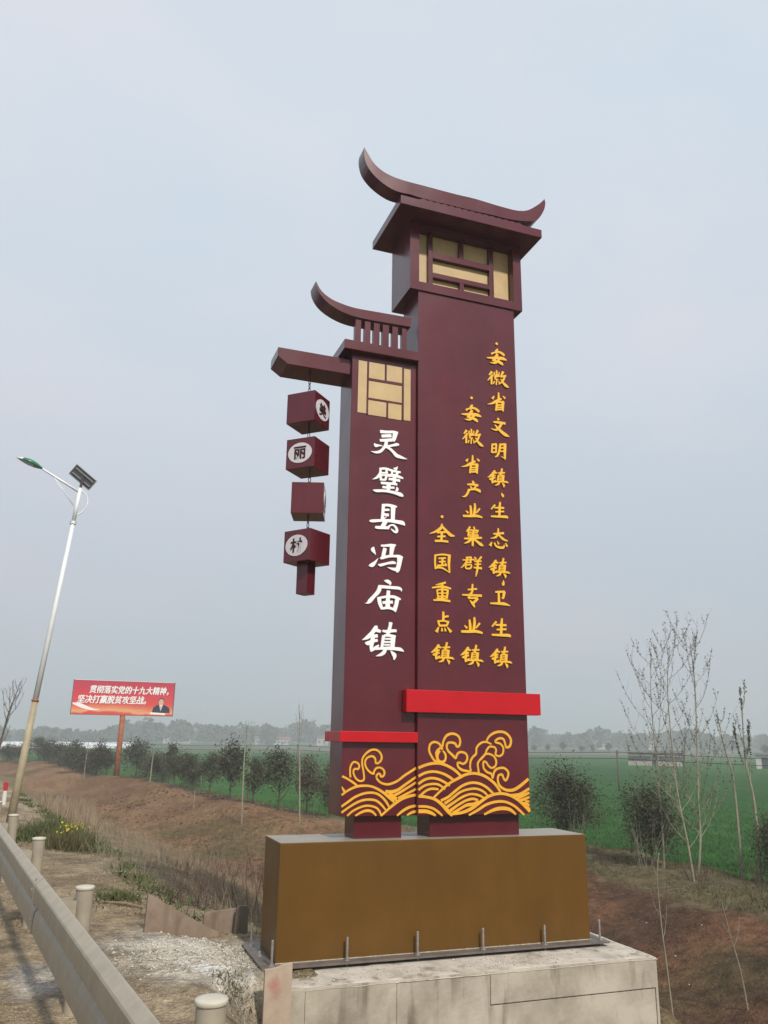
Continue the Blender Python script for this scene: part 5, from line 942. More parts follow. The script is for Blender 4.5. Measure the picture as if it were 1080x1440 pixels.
# ---------------------------------------------------------------- billboard beyond the pit
bb = empty('billboard', (1.75, 66.2, gz(1.75, 66.2)-0.1)); tag(bb, 'red roadside billboard with white Chinese slogan on a single rusty orange pole', 'billboard')
BZ = bb.location.z
BX0, BX1, Z0b, Z1b = -2.36-1.75, 5.83-1.75, 3.66-BZ, 6.41-BZ
def printed(name):
    m_ = bpy.data.materials.new(name); m_.use_nodes = True
    N = m_.node_tree.nodes; Lk = m_.node_tree.links; b = N['Principled BSDF']; b.inputs['Roughness'].default_value = 0.45
    tcn = N.new('ShaderNodeTexCoord'); sp_ = N.new('ShaderNodeSeparateXYZ'); Lk.new(tcn.outputs['Object'], sp_.inputs[0])
    nz = N.new('ShaderNodeTexNoise'); nz.inputs['Scale'].default_value = 0.5; nz.inputs['Detail'].default_value = 4
    Lk.new(tcn.outputs['Object'], nz.inputs['Vector'])
    mr = N.new('ShaderNodeMapRange'); mr.inputs[1].default_value = Z0b; mr.inputs[2].default_value = Z1b; Lk.new(sp_.outputs[2], mr.inputs[0])
    mm = N.new('ShaderNodeMath'); mm.operation = 'MULTIPLY_ADD'; mm.inputs[1].default_value = 0.35; Lk.new(nz.outputs[0], mm.inputs[0])
    ms = N.new('ShaderNodeMath'); ms.operation = 'SUBTRACT'; ms.inputs[1].default_value = 0.175; Lk.new(mr.outputs[0], ms.inputs[0]); Lk.new(ms.outputs[0], mm.inputs[2])
    r = N.new('ShaderNodeValToRGB'); Lk.new(mm.outputs[0], r.inputs[0])
    e = r.color_ramp.elements; e[0].position = 0.0; e[0].color = (0.62, 0.04, 0.03, 1); e[1].position = 1.0; e[1].color = (0.42, 0.015, 0.05, 1)
    for p_, c_ in ((0.05, (0.60, 0.05, 0.035)), (0.10, (0.70, 0.34, 0.16)), (0.19, (0.66, 0.20, 0.09)), (0.32, (0.60, 0.05, 0.04)), (0.65, (0.55, 0.02, 0.045))):
        x = e.new(p_); x.color = (*c_, 1)
    Lk.new(r.outputs[0], b.inputs['Base Color'])
    return m_
M['print'] = printed('billboard_print')
MB().box(BX0, BX1, -0.20, 0.20, Z0b, Z1b).build('board', M['print'], bb)
for a in ((BX0-0.05, BX0-0.005, Z0b-0.05, Z1b+0.05), (BX1+0.005, BX1+0.05, Z0b-0.05, Z1b+0.05)):
    MB().box(a[0], a[1], -0.22, 0.22, a[2], a[3]).build('frame', M['iron'], bb)
MB().box(BX0-.002, BX1+.002, -0.22, 0.22, Z1b+0.003, Z1b+0.05).build('frame', M['marker_white'], bb)
MB().box(BX0-.002, BX1+.002, -0.22, 0.22, Z0b-0.05, Z0b-0.003).build('frame', M['rust'], bb)
MB().tube([(-0.04, 0, -0.3), (0, 0, Z0b*0.5), (0.02, 0, Z0b-0.051)], [0.24, 0.225, 0.215], 18).build('pole', M['rust'], bb, smooth=True)
M['print_white'] = mat('printed_white', (0.80, 0.77, 0.74), 0.5, 0.3)
M['print_shadow'] = mat('printed_dark_red', (0.14, 0.012, 0.018), 0.5, 0.3)
M['print_gold'] = mat('printed_gold', (0.60, 0.42, 0.15), 0.5, 0.3)
M['print_skin'] = mat('printed_skin', (0.62, 0.36, 0.26), 0.5, 0.3)
M['print_navy'] = mat('printed_navy', (0.02, 0.025, 0.05), 0.5, 0.3)
M['print_tie'] = mat('printed_crimson', (0.40, 0.02, 0.05), 0.5, 0.3)
def face_m(x, z, y): 
    m2 = Matrix(((1, 0, 0), (0, 0, -1), (0, 1, 0))).to_4x4(); m2.translation = (x, y, z); return m2
def fit_text(body, xa, xb, z, hgt):
    for (mt_, dx, dz, yy, bo) in ((M['print_shadow'], 0.05, -0.045, -0.2015, 0.0), (M['print_white'], -0.022, 0.004, -0.2050, 0.0), (M['print_white'], 0.022, 0.012, -0.2058, 0.0), (M['print_white'], 0.0, -0.016, -0.2066, 0.0)):
        o = text_obj('lettering', body, 1.0, Matrix.Identity(4), mt_, bb, bold=bo, shear=0.18)
        xs = [v.co.x for v in o.data.vertices]; w_ = max(xs)-min(xs); ys = [v.co.y for v in o.data.vertices]; h_ = max(ys)-min(ys)
        o.data.transform(Matrix.Diagonal(((xb-xa)/w_, hgt/h_, 1, 1)))
        o.matrix_local = face_m((xa+xb)/2+dx, z+dz, yy)
def bx(px): return -2.36-1.75 + (px-104.5)*0.0579          # metres along the board
fit_text('贯彻落实党的十九大精神，', -2.83, 3.60, Z1b-0.72, 0.66)
fit_text('坚决打赢脱贫攻坚战。', -3.72, 1.80, Z0b+1.22, 0.66)
b = MB()
for i in range(17):                                       # one line of print too small to read in the photograph
    x = -1.25+i*0.17; b.box(x, x+0.10, -0.204, -0.2001, Z0b+0.35, Z0b+0.43)
b.build('small_print', M['print_gold'], bb)
# white ribbon swooping across the lower left of the print
rb_ = MB(); pts = smooth_poly([(-4.05, Z0b+0.85, .05), (-3.5, Z0b+0.72, .16), (-2.9, Z0b+0.52, .13), (-2.3, Z0b+0.38, .06), (-1.9, Z0b+0.42, .02)], 4)
V_ = []
for x, z, w_ in pts: V_ += [(x, -0.2022, z+w_), (x, -0.2022, z-w_)]
rb_.add(V_, [(2*i, 2*i+1, 2*i+3, 2*i+2) for i in range(len(pts)-1)])
rb_.build('printed_ribbon', M['print_white'], bb)
# printed half figure of a man in a dark suit behind a white desk edge
def flat(name, poly, y, m_):
    b = MB(); b.add([(x, y, z) for x, z in poly], [tuple(range(len(poly)))]); return b.build(name, m_, bb, recalc=False)
px0 = 3.07
flat('printed_suit', [(px0-0.72, Z0b+0.22), (px0+0.78, Z0b+0.22), (px0+0.70, Z0b+0.66), (px0+0.36, Z0b+0.86), (px0+0.12, Z0b+0.92), (px0-0.12, Z0b+0.92), (px0-0.36, Z0b+0.86), (px0-0.62, Z0b+0.66)], -0.2012, M['print_navy'])
flat('printed_shirt', [(px0, Z0b+0.34), (px0+0.15, Z0b+0.92), (px0-0.15, Z0b+0.92)], -0.2018, M['print_white'])
flat('printed_tie', [(px0, Z0b+0.34), (px0+0.045, Z0b+0.80), (px0-0.045, Z0b+0.80)], -0.2024, M['print_tie'])
flat('printed_hair', [(px0+0.25*math.cos(a), Z0b+1.20+0.27*math.sin(a)) for a in np.linspace(0, 2*math.pi, 18)[:-1]], -0.2018, M['print_navy'])
flat('printed_face', [(px0+0.21*math.cos(a), Z0b+1.12+0.26*math.sin(a)) for a in np.linspace(0, 2*math.pi, 18)[:-1]], -0.2028, M['print_skin'])
flat('printed_desk', [(px0-0.85, Z0b+0.10), (px0+0.40, Z0b+0.05), (px0+0.40, Z0b+0.20), (px0-0.85, Z0b+0.26)], -0.2034, M['print_white'])

# ---------------------------------------------------------------- small roadside things
def marker(x, y, z, h, label):
    r = empty('marker_post', (x, y, z)); tag(r, label, 'marker post')
    MB().lathe([(0.055, -0.2), (0.055, h*0.62)], 0, 0, 12).build('post', M['marker_white'], r)
    MB().lathe([(0.057, h*0.62), (0.057, h*0.97), (0.03, h)], 0, 0, 12).build('red_band', M['marker_red'], r)
marker(-3.45, 17.6, gz(-3.45, 17.6), 0.60, 'short red and white marker post standing just behind the guardrail by the lamp pole')

# broken concrete panels standing by the foundation
def shard(poly, y0, y1, m_, name, label, lean=0.0, loc=(0, 0, 0)):
    o = MB().prism(poly, y0, y1).build(name, m_, bevel=0.004, loc=loc); o.rotation_euler = (lean, 0, 0.06)
    tag(o, label, 'concrete panel'); return o
shard([(-0.43, -0.25), (0.45, -0.25), (0.47, -0.02), (0.20, 0.10), (0.02, 0.20), (-0.21, 0.33), (-0.40, 0.44)], -0.025, 0.025, M['old_concrete'], 'triangular_shard',
      'triangular broken concrete panel standing on edge at the verge left of the plinth', -0.10, (-0.60, 1.25, -0.03))
shard([(-0.22, -0.2), (0.16, -0.2), (0.15, 0.235), (-0.02, 0.225), (-0.21, 0.20)], -0.02, 0.02, M['old_concrete'], 'concrete_shard',
      'small pale concrete panel standing between the triangular panel and the plinth', -0.06, (-0.20, 1.50, -0.05))
shard([(-0.085, -0.2), (0.075, -0.2), (0.065, 0.27), (-0.03, 0.275), (-0.055, 0.25)], -0.02, 0.02, M['dark_slab'], 'concrete_shard',
      'narrow dark concrete panel standing right beside the plinth base plate', -0.03, (-0.04, 1.40, -0.05))
# stick lying on the shoulder
M['wood'] = mat('dry_wood', (0.24, 0.17, 0.11), 0.85, 0.2, var=0.25, vscale=20)
z = gz(-1.05, 2.6)
o = MB().tube([(-1.35, 2.95, gz(-1.35, 2.95)+0.02), (-1.1, 2.72, z+0.03), (-0.92, 2.50, gz(-.92, 2.5)+0.02)], [0.012, 0.018, 0.012], 7).build('stick', M['wood'])
tag(o, 'dry wooden stick lying on the shoulder between guardrail and triangular panel', 'stick')

# ---------------------------------------------------------------- plants
M['leaf_dark'] = mat('shrub_leaves', (0.034, 0.038, 0.017), 0.65, 0.25, vcol=(0.070, 0.068, 0.032), vscale=3.5, detail=3)
M['leaf_red'] = mat('shrub_leaves_reddish', (0.085, 0.050, 0.028), 0.65, 0.3, vcol=(0.045, 0.045, 0.024), vscale=3.0, detail=3)
M['leaf_olive'] = mat('shrub_leaves_olive', (0.046, 0.056, 0.026), 0.65, 0.3, vcol=(0.075, 0.082, 0.036), vscale=3.0, detail=3)
M['leaf_brown'] = mat('brush_leaves_brown', (0.080, 0.070, 0.045), 0.75, 0.2, vcol=(0.055, 0.055, 0.032), vscale=3.0, detail=3)
M['bark'] = mat('dark_bark', (0.075, 0.058, 0.042), 0.85, 0.2, var=0.3, vscale=20)
M['pale_bark'] = mat('pale_bark', (0.31, 0.28, 0.21), 0.8, 0.2, vcol=(0.18, 0.16, 0.115), vscale=3)
M['twig'] = mat('brown_twigs', (0.085, 0.060, 0.045), 0.85, 0.2, var=0.3, vscale=10)
M['twig_l'] = mat('dry_brown_twigs', (0.150, 0.105, 0.080), 0.85, 0.2, vcol=(0.075, 0.048, 0.040), vscale=2.5)
M['bud'] = mat('dark_buds', (0.060, 0.052, 0.038), 0.8, 0.2)
M['bud_green'] = mat('green_buds', (0.075, 0.085, 0.045), 0.8, 0.2)

def leaf_cloud(r, n, clumps, h0, h1, rad_, leaf, squash=1.0):
    """leaf quads gathered in many small clumps inside an uneven crown"""
    cen = []
    while len(cen) < clumps:
        p = r.normal(size=3); p /= np.linalg.norm(p); rr = r.random()**0.45
        t = (p[2]*rr+1)/2
        prof_ = np.interp(t, [0, .15, .45, .75, 1], [.45, .85, 1.0, .72, .25])
        q = np.array([p[0]*rr*rad_*prof_, p[1]*rr*rad_*prof_, h0+(h1-h0)*t])
        cen.append(q + r.normal(size=3)*0.09*rad_/.55)
    cen = np.array(cen); k = r.integers(0, clumps, n)
    sp_ = (0.085+0.11*r.random((n, 1)))*rad_/0.55
    c = cen[k] + r.normal(size=(n, 3))*sp_
    a = r.normal(size=(n, 3)); a /= np.linalg.norm(a, axis=1)[:, None]
    b = np.cross(a, r.normal(size=(n, 3))); b /= np.linalg.norm(b, axis=1)[:, None]
    s = leaf*(0.6+0.8*r.random((n, 1)))
    V = np.stack([c-a*s, c-b*s*0.42, c+a*s, c+b*s*0.42], 1).reshape(-1, 3)
    return V, np.arange(n*4).reshape(n, 4)
def make_shrub(seed, leafmat, n=2600, crown=(0.42, 2.2), rad_=0.55, leaf=.052, ncl=60):
    r = np.random.default_rng(seed)
    root = empty('round_shrub', (0, 0, 0))
    b = MB(); b.tube([(0, 0, -0.3), (0.01, 0, 0.35), (0.03*r.random(), 0.02, 0.8), (0, 0, 1.5)], [0.035, 0.03, 0.022, 0.01], 7)
    for i in range(14):
        a = r.random()*6.28; z0 = 0.3+r.random()*0.8; l = 0.3+0.5*r.random()
        e = Vector((math.cos(a)*l*0.8*rad_/.55, math.sin(a)*l*0.8*rad_/.55, z0+l*0.9))
        b.tube([(0, 0, z0), tuple(Vector((0, 0, z0)).lerp(e, .5)+Vector((0, 0, -0.05))), tuple(e)], [0.014, 0.010, 0.005], 5)
    b.build('trunk', M['bark'], root)
    V, F = leaf_cloud(r, n, ncl, crown[0], crown[1], rad_, leaf)
    arr_mesh('crown', V, F, leafmat, parent=root)
    return root
def copy_tree(o, parent=None):
    c = o.copy(); COL.objects.link(c); c.parent = parent
    for ch in list(o.children): copy_tree(ch, c)
    return c
protos = [make_shrub(1, M['leaf_dark'], 2600, (.72, 2.2)), make_shrub(2, M['leaf_dark'], 2200, (.62, 2.2), rad_=0.50), make_shrub(3, M['leaf_olive'], 2600, (.75, 2.2), rad_=0.62), make_shrub(4, M['leaf_red'], 2000), make_shrub(5, M['leaf_brown'], 1700, (0.1, 1.9), 0.7)]
big = [make_shrub(21, M['leaf_dark'], 9000, (0.35, 2.2), 0.70, .036, 90), make_shrub(22, M['leaf_olive'], 9000, (0.2, 2.2), 0.64, .036, 90)]
used = {}
def put(proto, x, y, h, w, rz, label, group, cat='shrub'):
    if proto.name not in used: o = proto; used[proto.name] = 1
    else: o = copy_tree(proto)
    hh = h/2.2; o.location = (x, y, gz(x, y)); o.scale = (w/1.15, w/1.15, hh); o.rotation_euler = (0, 0, rz)
    tag(o, label, cat, group); return o
GS = 'dark round shrubs planted along the far bank'
far_l = 'small dark round shrub on the distant bank between lamp pole and billboard pole'
sh = [(-9.5, 109.4, 2.1, 1.9, 0, 'distant dark shrub on the bank left of the lamp pole', None),
      (-7.8, 106.5, 2.3, 1.9, 1, None, None), (-5.7, 103.8, 2.6, 1.8, 2, None, None), (-4.3, 98.3, 2.5, 1.9, 0, None, None),
      (-3.0, 88.7, 2.4, 1.5, 1, None, None), (-1.8, 80.6, 2.4, 1.5, 2, None, None),
      (0.2, 65.2, 2.5, 1.4, 0, 'dark shrub on the bank just left of the billboard pole', None),
      (0.95, 66.8, 1.9, 1.2, 1, 'low dark shrub tucked against the left side of the billboard pole', None),
      (2.8, 59.2, 2.6, 1.6, 2, 'full dark shrub on the bank directly right of the billboard pole', None),
      (4.0, 55.9, 1.9, 1.2, 0, 'second shrub to the right of the billboard pole, low and loose', None),
      (4.6, 53.0, 2.6, 1.1, 1, 'third shrub to the right of the billboard pole, tall and narrow', None),
      (4.5, 48.8, 1.8, 1.0, 2, 'fourth shrub to the right of the billboard pole, low', None),
      (5.1, 48.7, 2.1, 0.95, 0, 'fifth shrub to the right of the billboard pole, rather narrow', None),
      (5.2, 45.0, 2.1, 1.15, 1, 'sixth shrub to the right of the billboard pole, spreading crown', None),
      (5.6, 41.0, 2.1, 1.05, 2, 'seventh shrub to the right of the billboard pole, on a visible stem', None),
      (5.9, 36.1, 2.8, 1.2, 0, 'tallest shrub of the row, left of the first pale sapling', None),
      (6.6, 33.6, 2.1, 0.95, 1, 'narrow shrub just right of the first pale sapling', None),
      (7.1, 30.3, 2.4, 1.25, 2, 'broad dark shrub midway between the two pale saplings', None),
      (7.7, 27.7, 2.2, 0.9, 3, 'reddish brown shrub right beside the second pale sapling', None),
      (8.25, 26.3, 2.0, 0.75, 3, 'reddish shrub half hidden behind the left edge of the maroon sign', None)]
for i, (x, y, h, w, k, lb_, _) in enumerate(sh):
    put(protos[k], x, y, h*1.05, w*1.3, i*1.3, lb_ or far_l, GS)
br = np.random.default_rng(99)
for i, (y, dx) in enumerate(((113, .6), (108, 1.4), (104, .5), (100, 1.2), (95, .7), (91, 1.0), (86, .4), (82.5, 1.1), (77, .8), (73, .5), (70, .9), (63, 1.0))):
    put(protos[4], float(crest_x(y))+dx, y, 1.9+.6*br.random(), 2.4, i*1.7, 'loose brown brush between dark shrubs of the far bank, left of the billboard', 'grey-brown brush on the far bank')
for i, (y, dx) in enumerate(((57.5, .9), (50, 1.0))):
    put(protos[4], float(crest_x(y))+dx, y, 1.1+.3*br.random(), 1.4, i*1.7, 'low grey-brown brush filling gaps in the shrub row right of the billboard pole', 'low brush in the shrub row')
# hidden run of the bank behind the sign, and shrubs on the right
put(big[0], 12.9, 15.8, 2.25, 1.55, 0.4, 'large loose dark shrub on the bank right of the sign plinth', GS)
put(big[1], 13.0, 11.8, 2.05, 1.35, 1.0, 'large dark shrub behind the thin trunks of the budding trees', GS)
put(big[0], 14.3, 8.5, 1.75, 1.1, 2.2, 'dark shrub cut by the right picture edge', GS)
far_r = 'tiny dark bush in a loose row at the far field edge, right of the sign'
for i, (x, y) in enumerate(((156.5, 264), (161, 262), (165, 258), (169, 252), (171, 248), (174, 243), (193, 212), (197, 203), (200, 198))):
    put(protos[i % 3], x, y, 2.6+0.5*(i % 3), 2.2, i, far_r, 'tiny bushes at the far field edge')

# bare and budding young trees: every limb is a tapered tube, every bud a small tilted face
def bare_tree(name, label, cat, trunk, r0, limbs, bark, budm, seed, bud_n=0, bud_s=0.03, group=None, twigs=5, limb_l=(0.7, 1.5), start=0.3, rise=1.0, clump=1.0, spread=0.7):
    r = random.Random(seed)
    base = Vector(trunk[0]); root = empty(name, base); tag(root, label, cat, group)
    T = [Vector(p)-base for p in smooth_poly(trunk, 4)]
    n = len(T); b = MB()
    b.tube([T[0]-Vector((0, 0, .25))]+T, [r0]+[r0*(1-0.9*i/(n-1))+0.003 for i in range(n)], 8)
    b.build('trunk', bark, root, smooth=True)
    tw = MB(); buds = []
    def at(t):
        f = t*(n-1); i = min(int(f), n-2); return T[i].lerp(T[i+1], f-i)
    ends = [(T[int(n*0.6):], 1.0)]
    for k in range(limbs):
        t = start+(0.97-start)*(k+r.random()*0.6)/limbs; p = at(t)
        a = k*2.4+r.random()*0.8; L_ = r.uniform(*limb_l)*(1.15-0.75*max(0, t-0.3))
        dirn = Vector((math.cos(a)*spread, math.sin(a)*spread, 0.38*rise))
        pts = [p]; dcur = dirn.normalized(); st = L_/6
        for j in range(6):
            dcur = (dcur + Vector((0, 0, 0.24*rise)) + Vector((r.uniform(-.05, .05), r.uniform(-.05, .05), 0))).normalized()
            pts.append(pts[-1]+dcur*st)
        rr = r0*0.24*(1.15-0.6*t)
        tw.tube(pts, [rr*(1-0.8*j/6)+0.0018 for j in range(7)], 5, cap=False); ends.append((pts[1:], 1))
        for q in range(twigs):
            j = r.randint(1, 5); p2 = pts[j]
            d2 = (Vector((0, 0, .7)) + dcur*.6 + Vector((r.uniform(-1, 1), r.uniform(-1, 1), r.uniform(-.1, .5)))*0.6).normalized(); l2 = r.uniform(.2, .55)*L_*0.6
            pp = [p2, p2+d2*l2*.5+Vector((0, 0, .02)), p2+d2*l2+Vector((0, 0, .1*l2))]
            tw.tube(pp, [rr*.4+.001, rr*.3+.001, .0015], 4, cap=False)
            if r.random() < 0.8: ends.append((pp, 0.6))
    tw.build('branches', bark, root, recalc=False)
    if bud_n:
        V = []
        tot = sum(sum((c[i+1]-c[i]).length for i in range(len(c)-1)) for c, _ in ends)
        for c, wgt in ends:
            l = sum((c[i+1]-c[i]).length for i in range(len(c)-1)); m_ = int(bud_n*l/tot*wgt*r.uniform(.4, 1.6)*clump)+1
            for q in range(m_):
                f = (r.random()**0.7)*(len(c)-1); i = min(int(f), len(c)-2); p = c[i].lerp(c[i+1], f-i)+Vector((r.gauss(0, .014), r.gauss(0, .014), r.gauss(0, .01)))
                a = Vector((r.uniform(-1, 1), r.uniform(-1, 1), r.uniform(-1, 1))).normalized(); bb_ = a.cross(Vector((r.uniform(-1, 1), r.uniform(-1, 1), .3))).normalized()
                s = bud_s*r.uniform(.5, 1.2)
                V += [p-a*s, p-bb_*s*.5, p+a*s, p+bb_*s*.5]
        V = np.array([tuple(v) for v in V]); arr_mesh('buds', V, np.arange(len(V)).reshape(-1, 4), budm, parent=root)['kind'] = 'stuff'
    return root
def G3(x, y, pts):   # trunk points given as (x, z)
    z = gz(x, y); return [(x, y, z-0.02)] + [(a, y+0.1*i, b) for i, (a, b) in enumerate(pts)]
BT = 'thin budding trees on the bank right of the sign'
bare_tree('budding_tree', 'tall thin budding tree with a bent trunk, middle of three on the right bank', 'tree', G3(12.4, 9.5, [(12.3, -0.4), (12.18, 1.0), (12.23, 3.2), (12.5, 4.35)]), 0.030, 24, M['pale_bark'], M['bud'], 31, 1300, .026, BT, 6, (1.1, 2.2), 0.22)
bare_tree('budding_tree', 'tall thin budding tree with a straight trunk, right of three on the right bank', 'tree', G3(12.78, 9.8, [(12.95, -0.3), (13.09, .77), (13.36, 3.3), (13.42, 4.5)]), 0.032, 25, M['pale_bark'], M['bud'], 32, 1400, .026, BT, 6, (1.1, 2.2), 0.24)
bare_tree('budding_tree', 'tall thin budding tree before the dark shrub, left of three on the right bank', 'tree', G3(12.97, 11.3, [(13.0, -0.2), (13.06, .92), (13.1, 3.0), (13.3, 4.3)]), 0.027, 24, M['pale_bark'], M['bud'], 33, 1300, .026, BT, 6, (1.1, 2.3), 0.22)
bare_tree('budding_tree', 'smaller tree near the right edge, upright limbs thick with dark buds', 'tree', G3(14.33, 9.4, [(14.37, .46), (14.32, 1.6), (14.5, 3.05)]), 0.045, 6, M['pale_bark'], M['bud'], 34, 700, .030, BT, 2, (1.0, 1.5), 0.45, 1.7, 1.0, .45)
bare_tree('budding_tree', 'slender small tree just left of the one thick with dark buds', 'tree', G3(14.22, 9.9, [(14.24, .97), (14.13, 1.84), (14.11, 2.6)]), 0.035, 6, M['pale_bark'], M['bud'], 35, 200, .03, BT, 3, (0.7, 1.2), 0.4, 1.3)
bare_tree('budding_tree', 'slim leaning budding tree cut by the right picture edge', 'tree', G3(14.7, 8.9, [(14.9, .5), (15.1, 1.6), (15.25, 2.5)]), 0.04, 5, M['pale_bark'], M['bud'], 36, 520, .030, BT, 2, (0.8, 1.4), 0.5, 1.7, 1.0, .4)
# low many-stemmed scrub at the feet of these trees
def scrub(name, label, x, y, n, h, sp_, seed, material, group=None, wild=0.35, twigsn=3, thick_=.006):
    r = random.Random(seed); root = MB(); z0 = gz(x, y)
    for i in range(n):
        a = r.random()*6.28; q = r.random()**.5*sp_; p = Vector((math.cos(a)*q, math.sin(a)*q, 0)); p.z = gz(x+p.x, y+p.y)-z0-0.03
        hh = h*r.uniform(.5, 1.1); d_ = Vector((r.uniform(-wild, wild)+p.x*.5, r.uniform(-wild, wild)+p.y*.5, 1)).normalized()
        pts = [p, p+d_*hh*.5+Vector((r.gauss(0, .02), 0, 0)), p+d_*hh+Vector((r.gauss(0, .06), r.gauss(0, .06), 0))]
        root.tube(pts, [thick_, thick_*.7, thick_*.35], 4, cap=False)
        for k in range(twigsn):
            t = r.uniform(.3, .9); p2 = pts[0].lerp(pts[2], t); e = p2+Vector((r.uniform(-.5, .5), r.uniform(-.5, .5), r.uniform(.1, .6)))*hh*.28
            root.tube([p2, e], [.003, .0015], 3, cap=False)
    o = root.build(name, material, None, recalc=False, loc=(x, y, z0)); tag(o, label, 'bush', group); return o
scrub('bare_scrub', 'tangle of bare brown scrub at the right picture edge, under the trees', 13.7, 8.2, 60, 0.75, .55, 51, M['twig'], wild=.7)
scrub('bare_scrub', 'low bare scrub at the foot of the two tall budding trunks', 12.5, 9.6, 26, 0.55, .3, 52, M['twig'])
scrub('bare_scrub', 'thin bare stems rising through the large dark shrub behind the budding trees', 12.2, 10.9, 16, 1.6, .35, 53, M['pale_bark'])
scrub('bare_scrub', 'pale whippy stems in front of the large loose shrub right of the plinth', 12.5, 14.6, 12, 1.5, .45, 54, M['pale_bark'], wild=.5)
scrub('bare_scrub', 'sprig of thin stems on the bank just right of the plinth corner', 11.4, 11.9, 12, 0.6, .2, 55, M['twig'])

# thin saplings growing out of the pit
def sapling(pts, r0, label, seed, material=M['pale_bark'], limbs=5, L_=(.25, .5)):
    return bare_tree('thin_sapling', label, 'sapling', pts, r0, limbs, material, None, seed, 0, twigs=1, limb_l=L_, start=.45, rise=1.4)
zz = gz(6.47, 3.0)
sapling([(6.49, 3.0, zz), (6.44, 3.0, -1.59), (6.41, 3, -1.12), (6.38, 3, -.76), (6.36, 3, -.33), (6.36, 3, .05), (6.42, 3, .34)], 0.012, 'thin pale sapling rising from the dark soil between the block and the budding trees', 61)
sapling([(8.05, 3.3, gz(8.05, 3.3)), (7.98, 3.3, -1.4), (7.85, 3.3, -.9), (7.75, 3.3, -.45)], 0.012, 'thin pale sapling on the dark soil close to the right picture edge', 62, limbs=3)
# pale saplings of the left bank
bare_tree('pale_sapling', 'first pale bare sapling in front of the shrub row, left of the sign', 'sapling', G3(4.87, 27.2, [(4.83, .9), (4.87, 1.64), (4.9, 2.4)]), .035, 6, M['pale_bark'], M['bud_green'], 71, 40, .02, None, 2, (.5, .8), .55, 1.6, 1, .35)
bare_tree('pale_sapling', 'second pale bare sapling with candelabra branches, beside the reddish shrub', 'sapling', G3(6.58, 24.5, [(6.48, 1.2), (6.46, 2.0), (6.46, 2.9)]), .035, 7, M['pale_bark'], M['bud'], 72, 60, .02, None, 2, (.7, 1.1), .62, 2.0, 1, .45)
bare_tree('pale_sapling', 'pale bare sapling behind the shrub row between the other two', 'sapling', G3(6.6, 35.0, [(6.62, 1.2), (6.7, 2.2)]), .035, 6, M['pale_bark'], M['bud'], 73, 40, .02, None, 2, (.7, 1.0), .55, 2.0, 1, .4)
bare_tree('pale_sapling', 'slim pale sapling in the shrub row right of the billboard pole', 'sapling', G3(3.25, 52.0, [(3.3, .4), (3.35, 1.2)]), .05, 4, M['pale_bark'], M['bud'], 74, 0, .02, None, 2, (.5, .8), .5, 1.8)
bare_tree('pale_sapling', 'slim pale sapling in the shrub row left of the billboard pole', 'sapling', G3(-0.8, 66.0, [(-.75, .6), (-.7, 1.5)]), .06, 4, M['pale_bark'], M['bud'], 75, 0, .02, None, 2, (.5, .8), .5, 1.8)
bare_tree('bare_tree', 'bare grey tree leaning right at the left picture edge beyond the lamp', 'tree', [(-5.55, 40, gz(-5.55, 40)), (-5.45, 40, 1.0), (-5.24, 40, 2.73), (-5.05, 40, 3.64), (-4.85, 40, 4.5)], .075, 16, M['twig'], M['bud'], 76, 260, .03, None, 7, (.8, 1.6), .3, 1.2)
# wooden stakes in the shrub row
M['stake'] = mat('weathered_stake', (0.26, 0.225, 0.17), 0.85, 0.2, var=0.2, vscale=6)
def stake(x, y, h, label):
    z = gz(x, y); o = MB().tube([(0, 0, -.3), (0.02, 0, h)], [.025, .02], 6).build('stake', M['stake'], loc=(x, y, z)); tag(o, label, 'stake', 'wooden stakes beside the young shrubs')
stake(7.9, 27.3, 0.95, 'short pale stake beside the reddish brown shrub')
stake(3.9, 34.5, 0.8, 'dark short stake standing alone on the brown slope below the shrub row')
stake(5.4, 43.2, 1.0, 'pale stake between shrubs in the middle of the left bank')
stake(5.75, 38.5, 1.0, 'pale stake left of the tallest shrub')

# brown brush behind the triangular panel, flowering weeds by the verge
scrub('brown_brush', 'thick brown bare brush on the slope behind the triangular concrete panel', -0.25, 3.2, 60, 0.60, .36, 81, M['twig_l'], wild=.4, twigsn=4, thick_=.0036)
scrub('brown_brush', 'sparse brown stalks on the slope behind the small concrete panels', 0.65, 3.8, 40, 0.9, .6, 82, M['twig_l'], wild=.3, twigsn=3, thick_=.004)
scrub('brown_brush', 'upright dry stalks left of the thick brown brush on the slope', -0.9, 5.4, 34, 0.6, .5, 83, M['stake'], wild=.3, twigsn=2, thick_=.0035)

def blades(name, P_, h, w_, material, lean=.35, seed=0, kind='stuff'):
    r = np.random.default_rng(seed); n = len(P_)
    a = r.random(n)*6.28; side_ = np.stack([np.cos(a), np.sin(a), np.zeros(n)], 1)*w_[:, None]
    d1 = r.normal(size=(n, 3))*lean; d1[:, 2] = 1; d1 /= np.linalg.norm(d1, axis=1)[:, None]
    tip_ = P_+d1*h[:, None]+np.stack([r.normal(size=n), r.normal(size=n), -np.abs(r.normal(size=n))], 1)*(h*lean*.5)[:, None]
    mid = P_*.45+tip_*.55+np.array([0, 0, 1.])*(h*.08)[:, None]
    V = np.stack([P_-side_, P_+side_, mid+side_*.7, mid-side_*.7, tip_], 1).reshape(-1, 3)
    k = np.arange(n)*5
    F1 = np.stack([k, k+1, k+2], 1); F2 = np.stack([k, k+2, k+3], 1); F3 = np.stack([k+3, k+2, k+4], 1)
    o = arr_mesh(name, V, np.concatenate([F1, F2, F3]), material); o['kind'] = kind
    return o
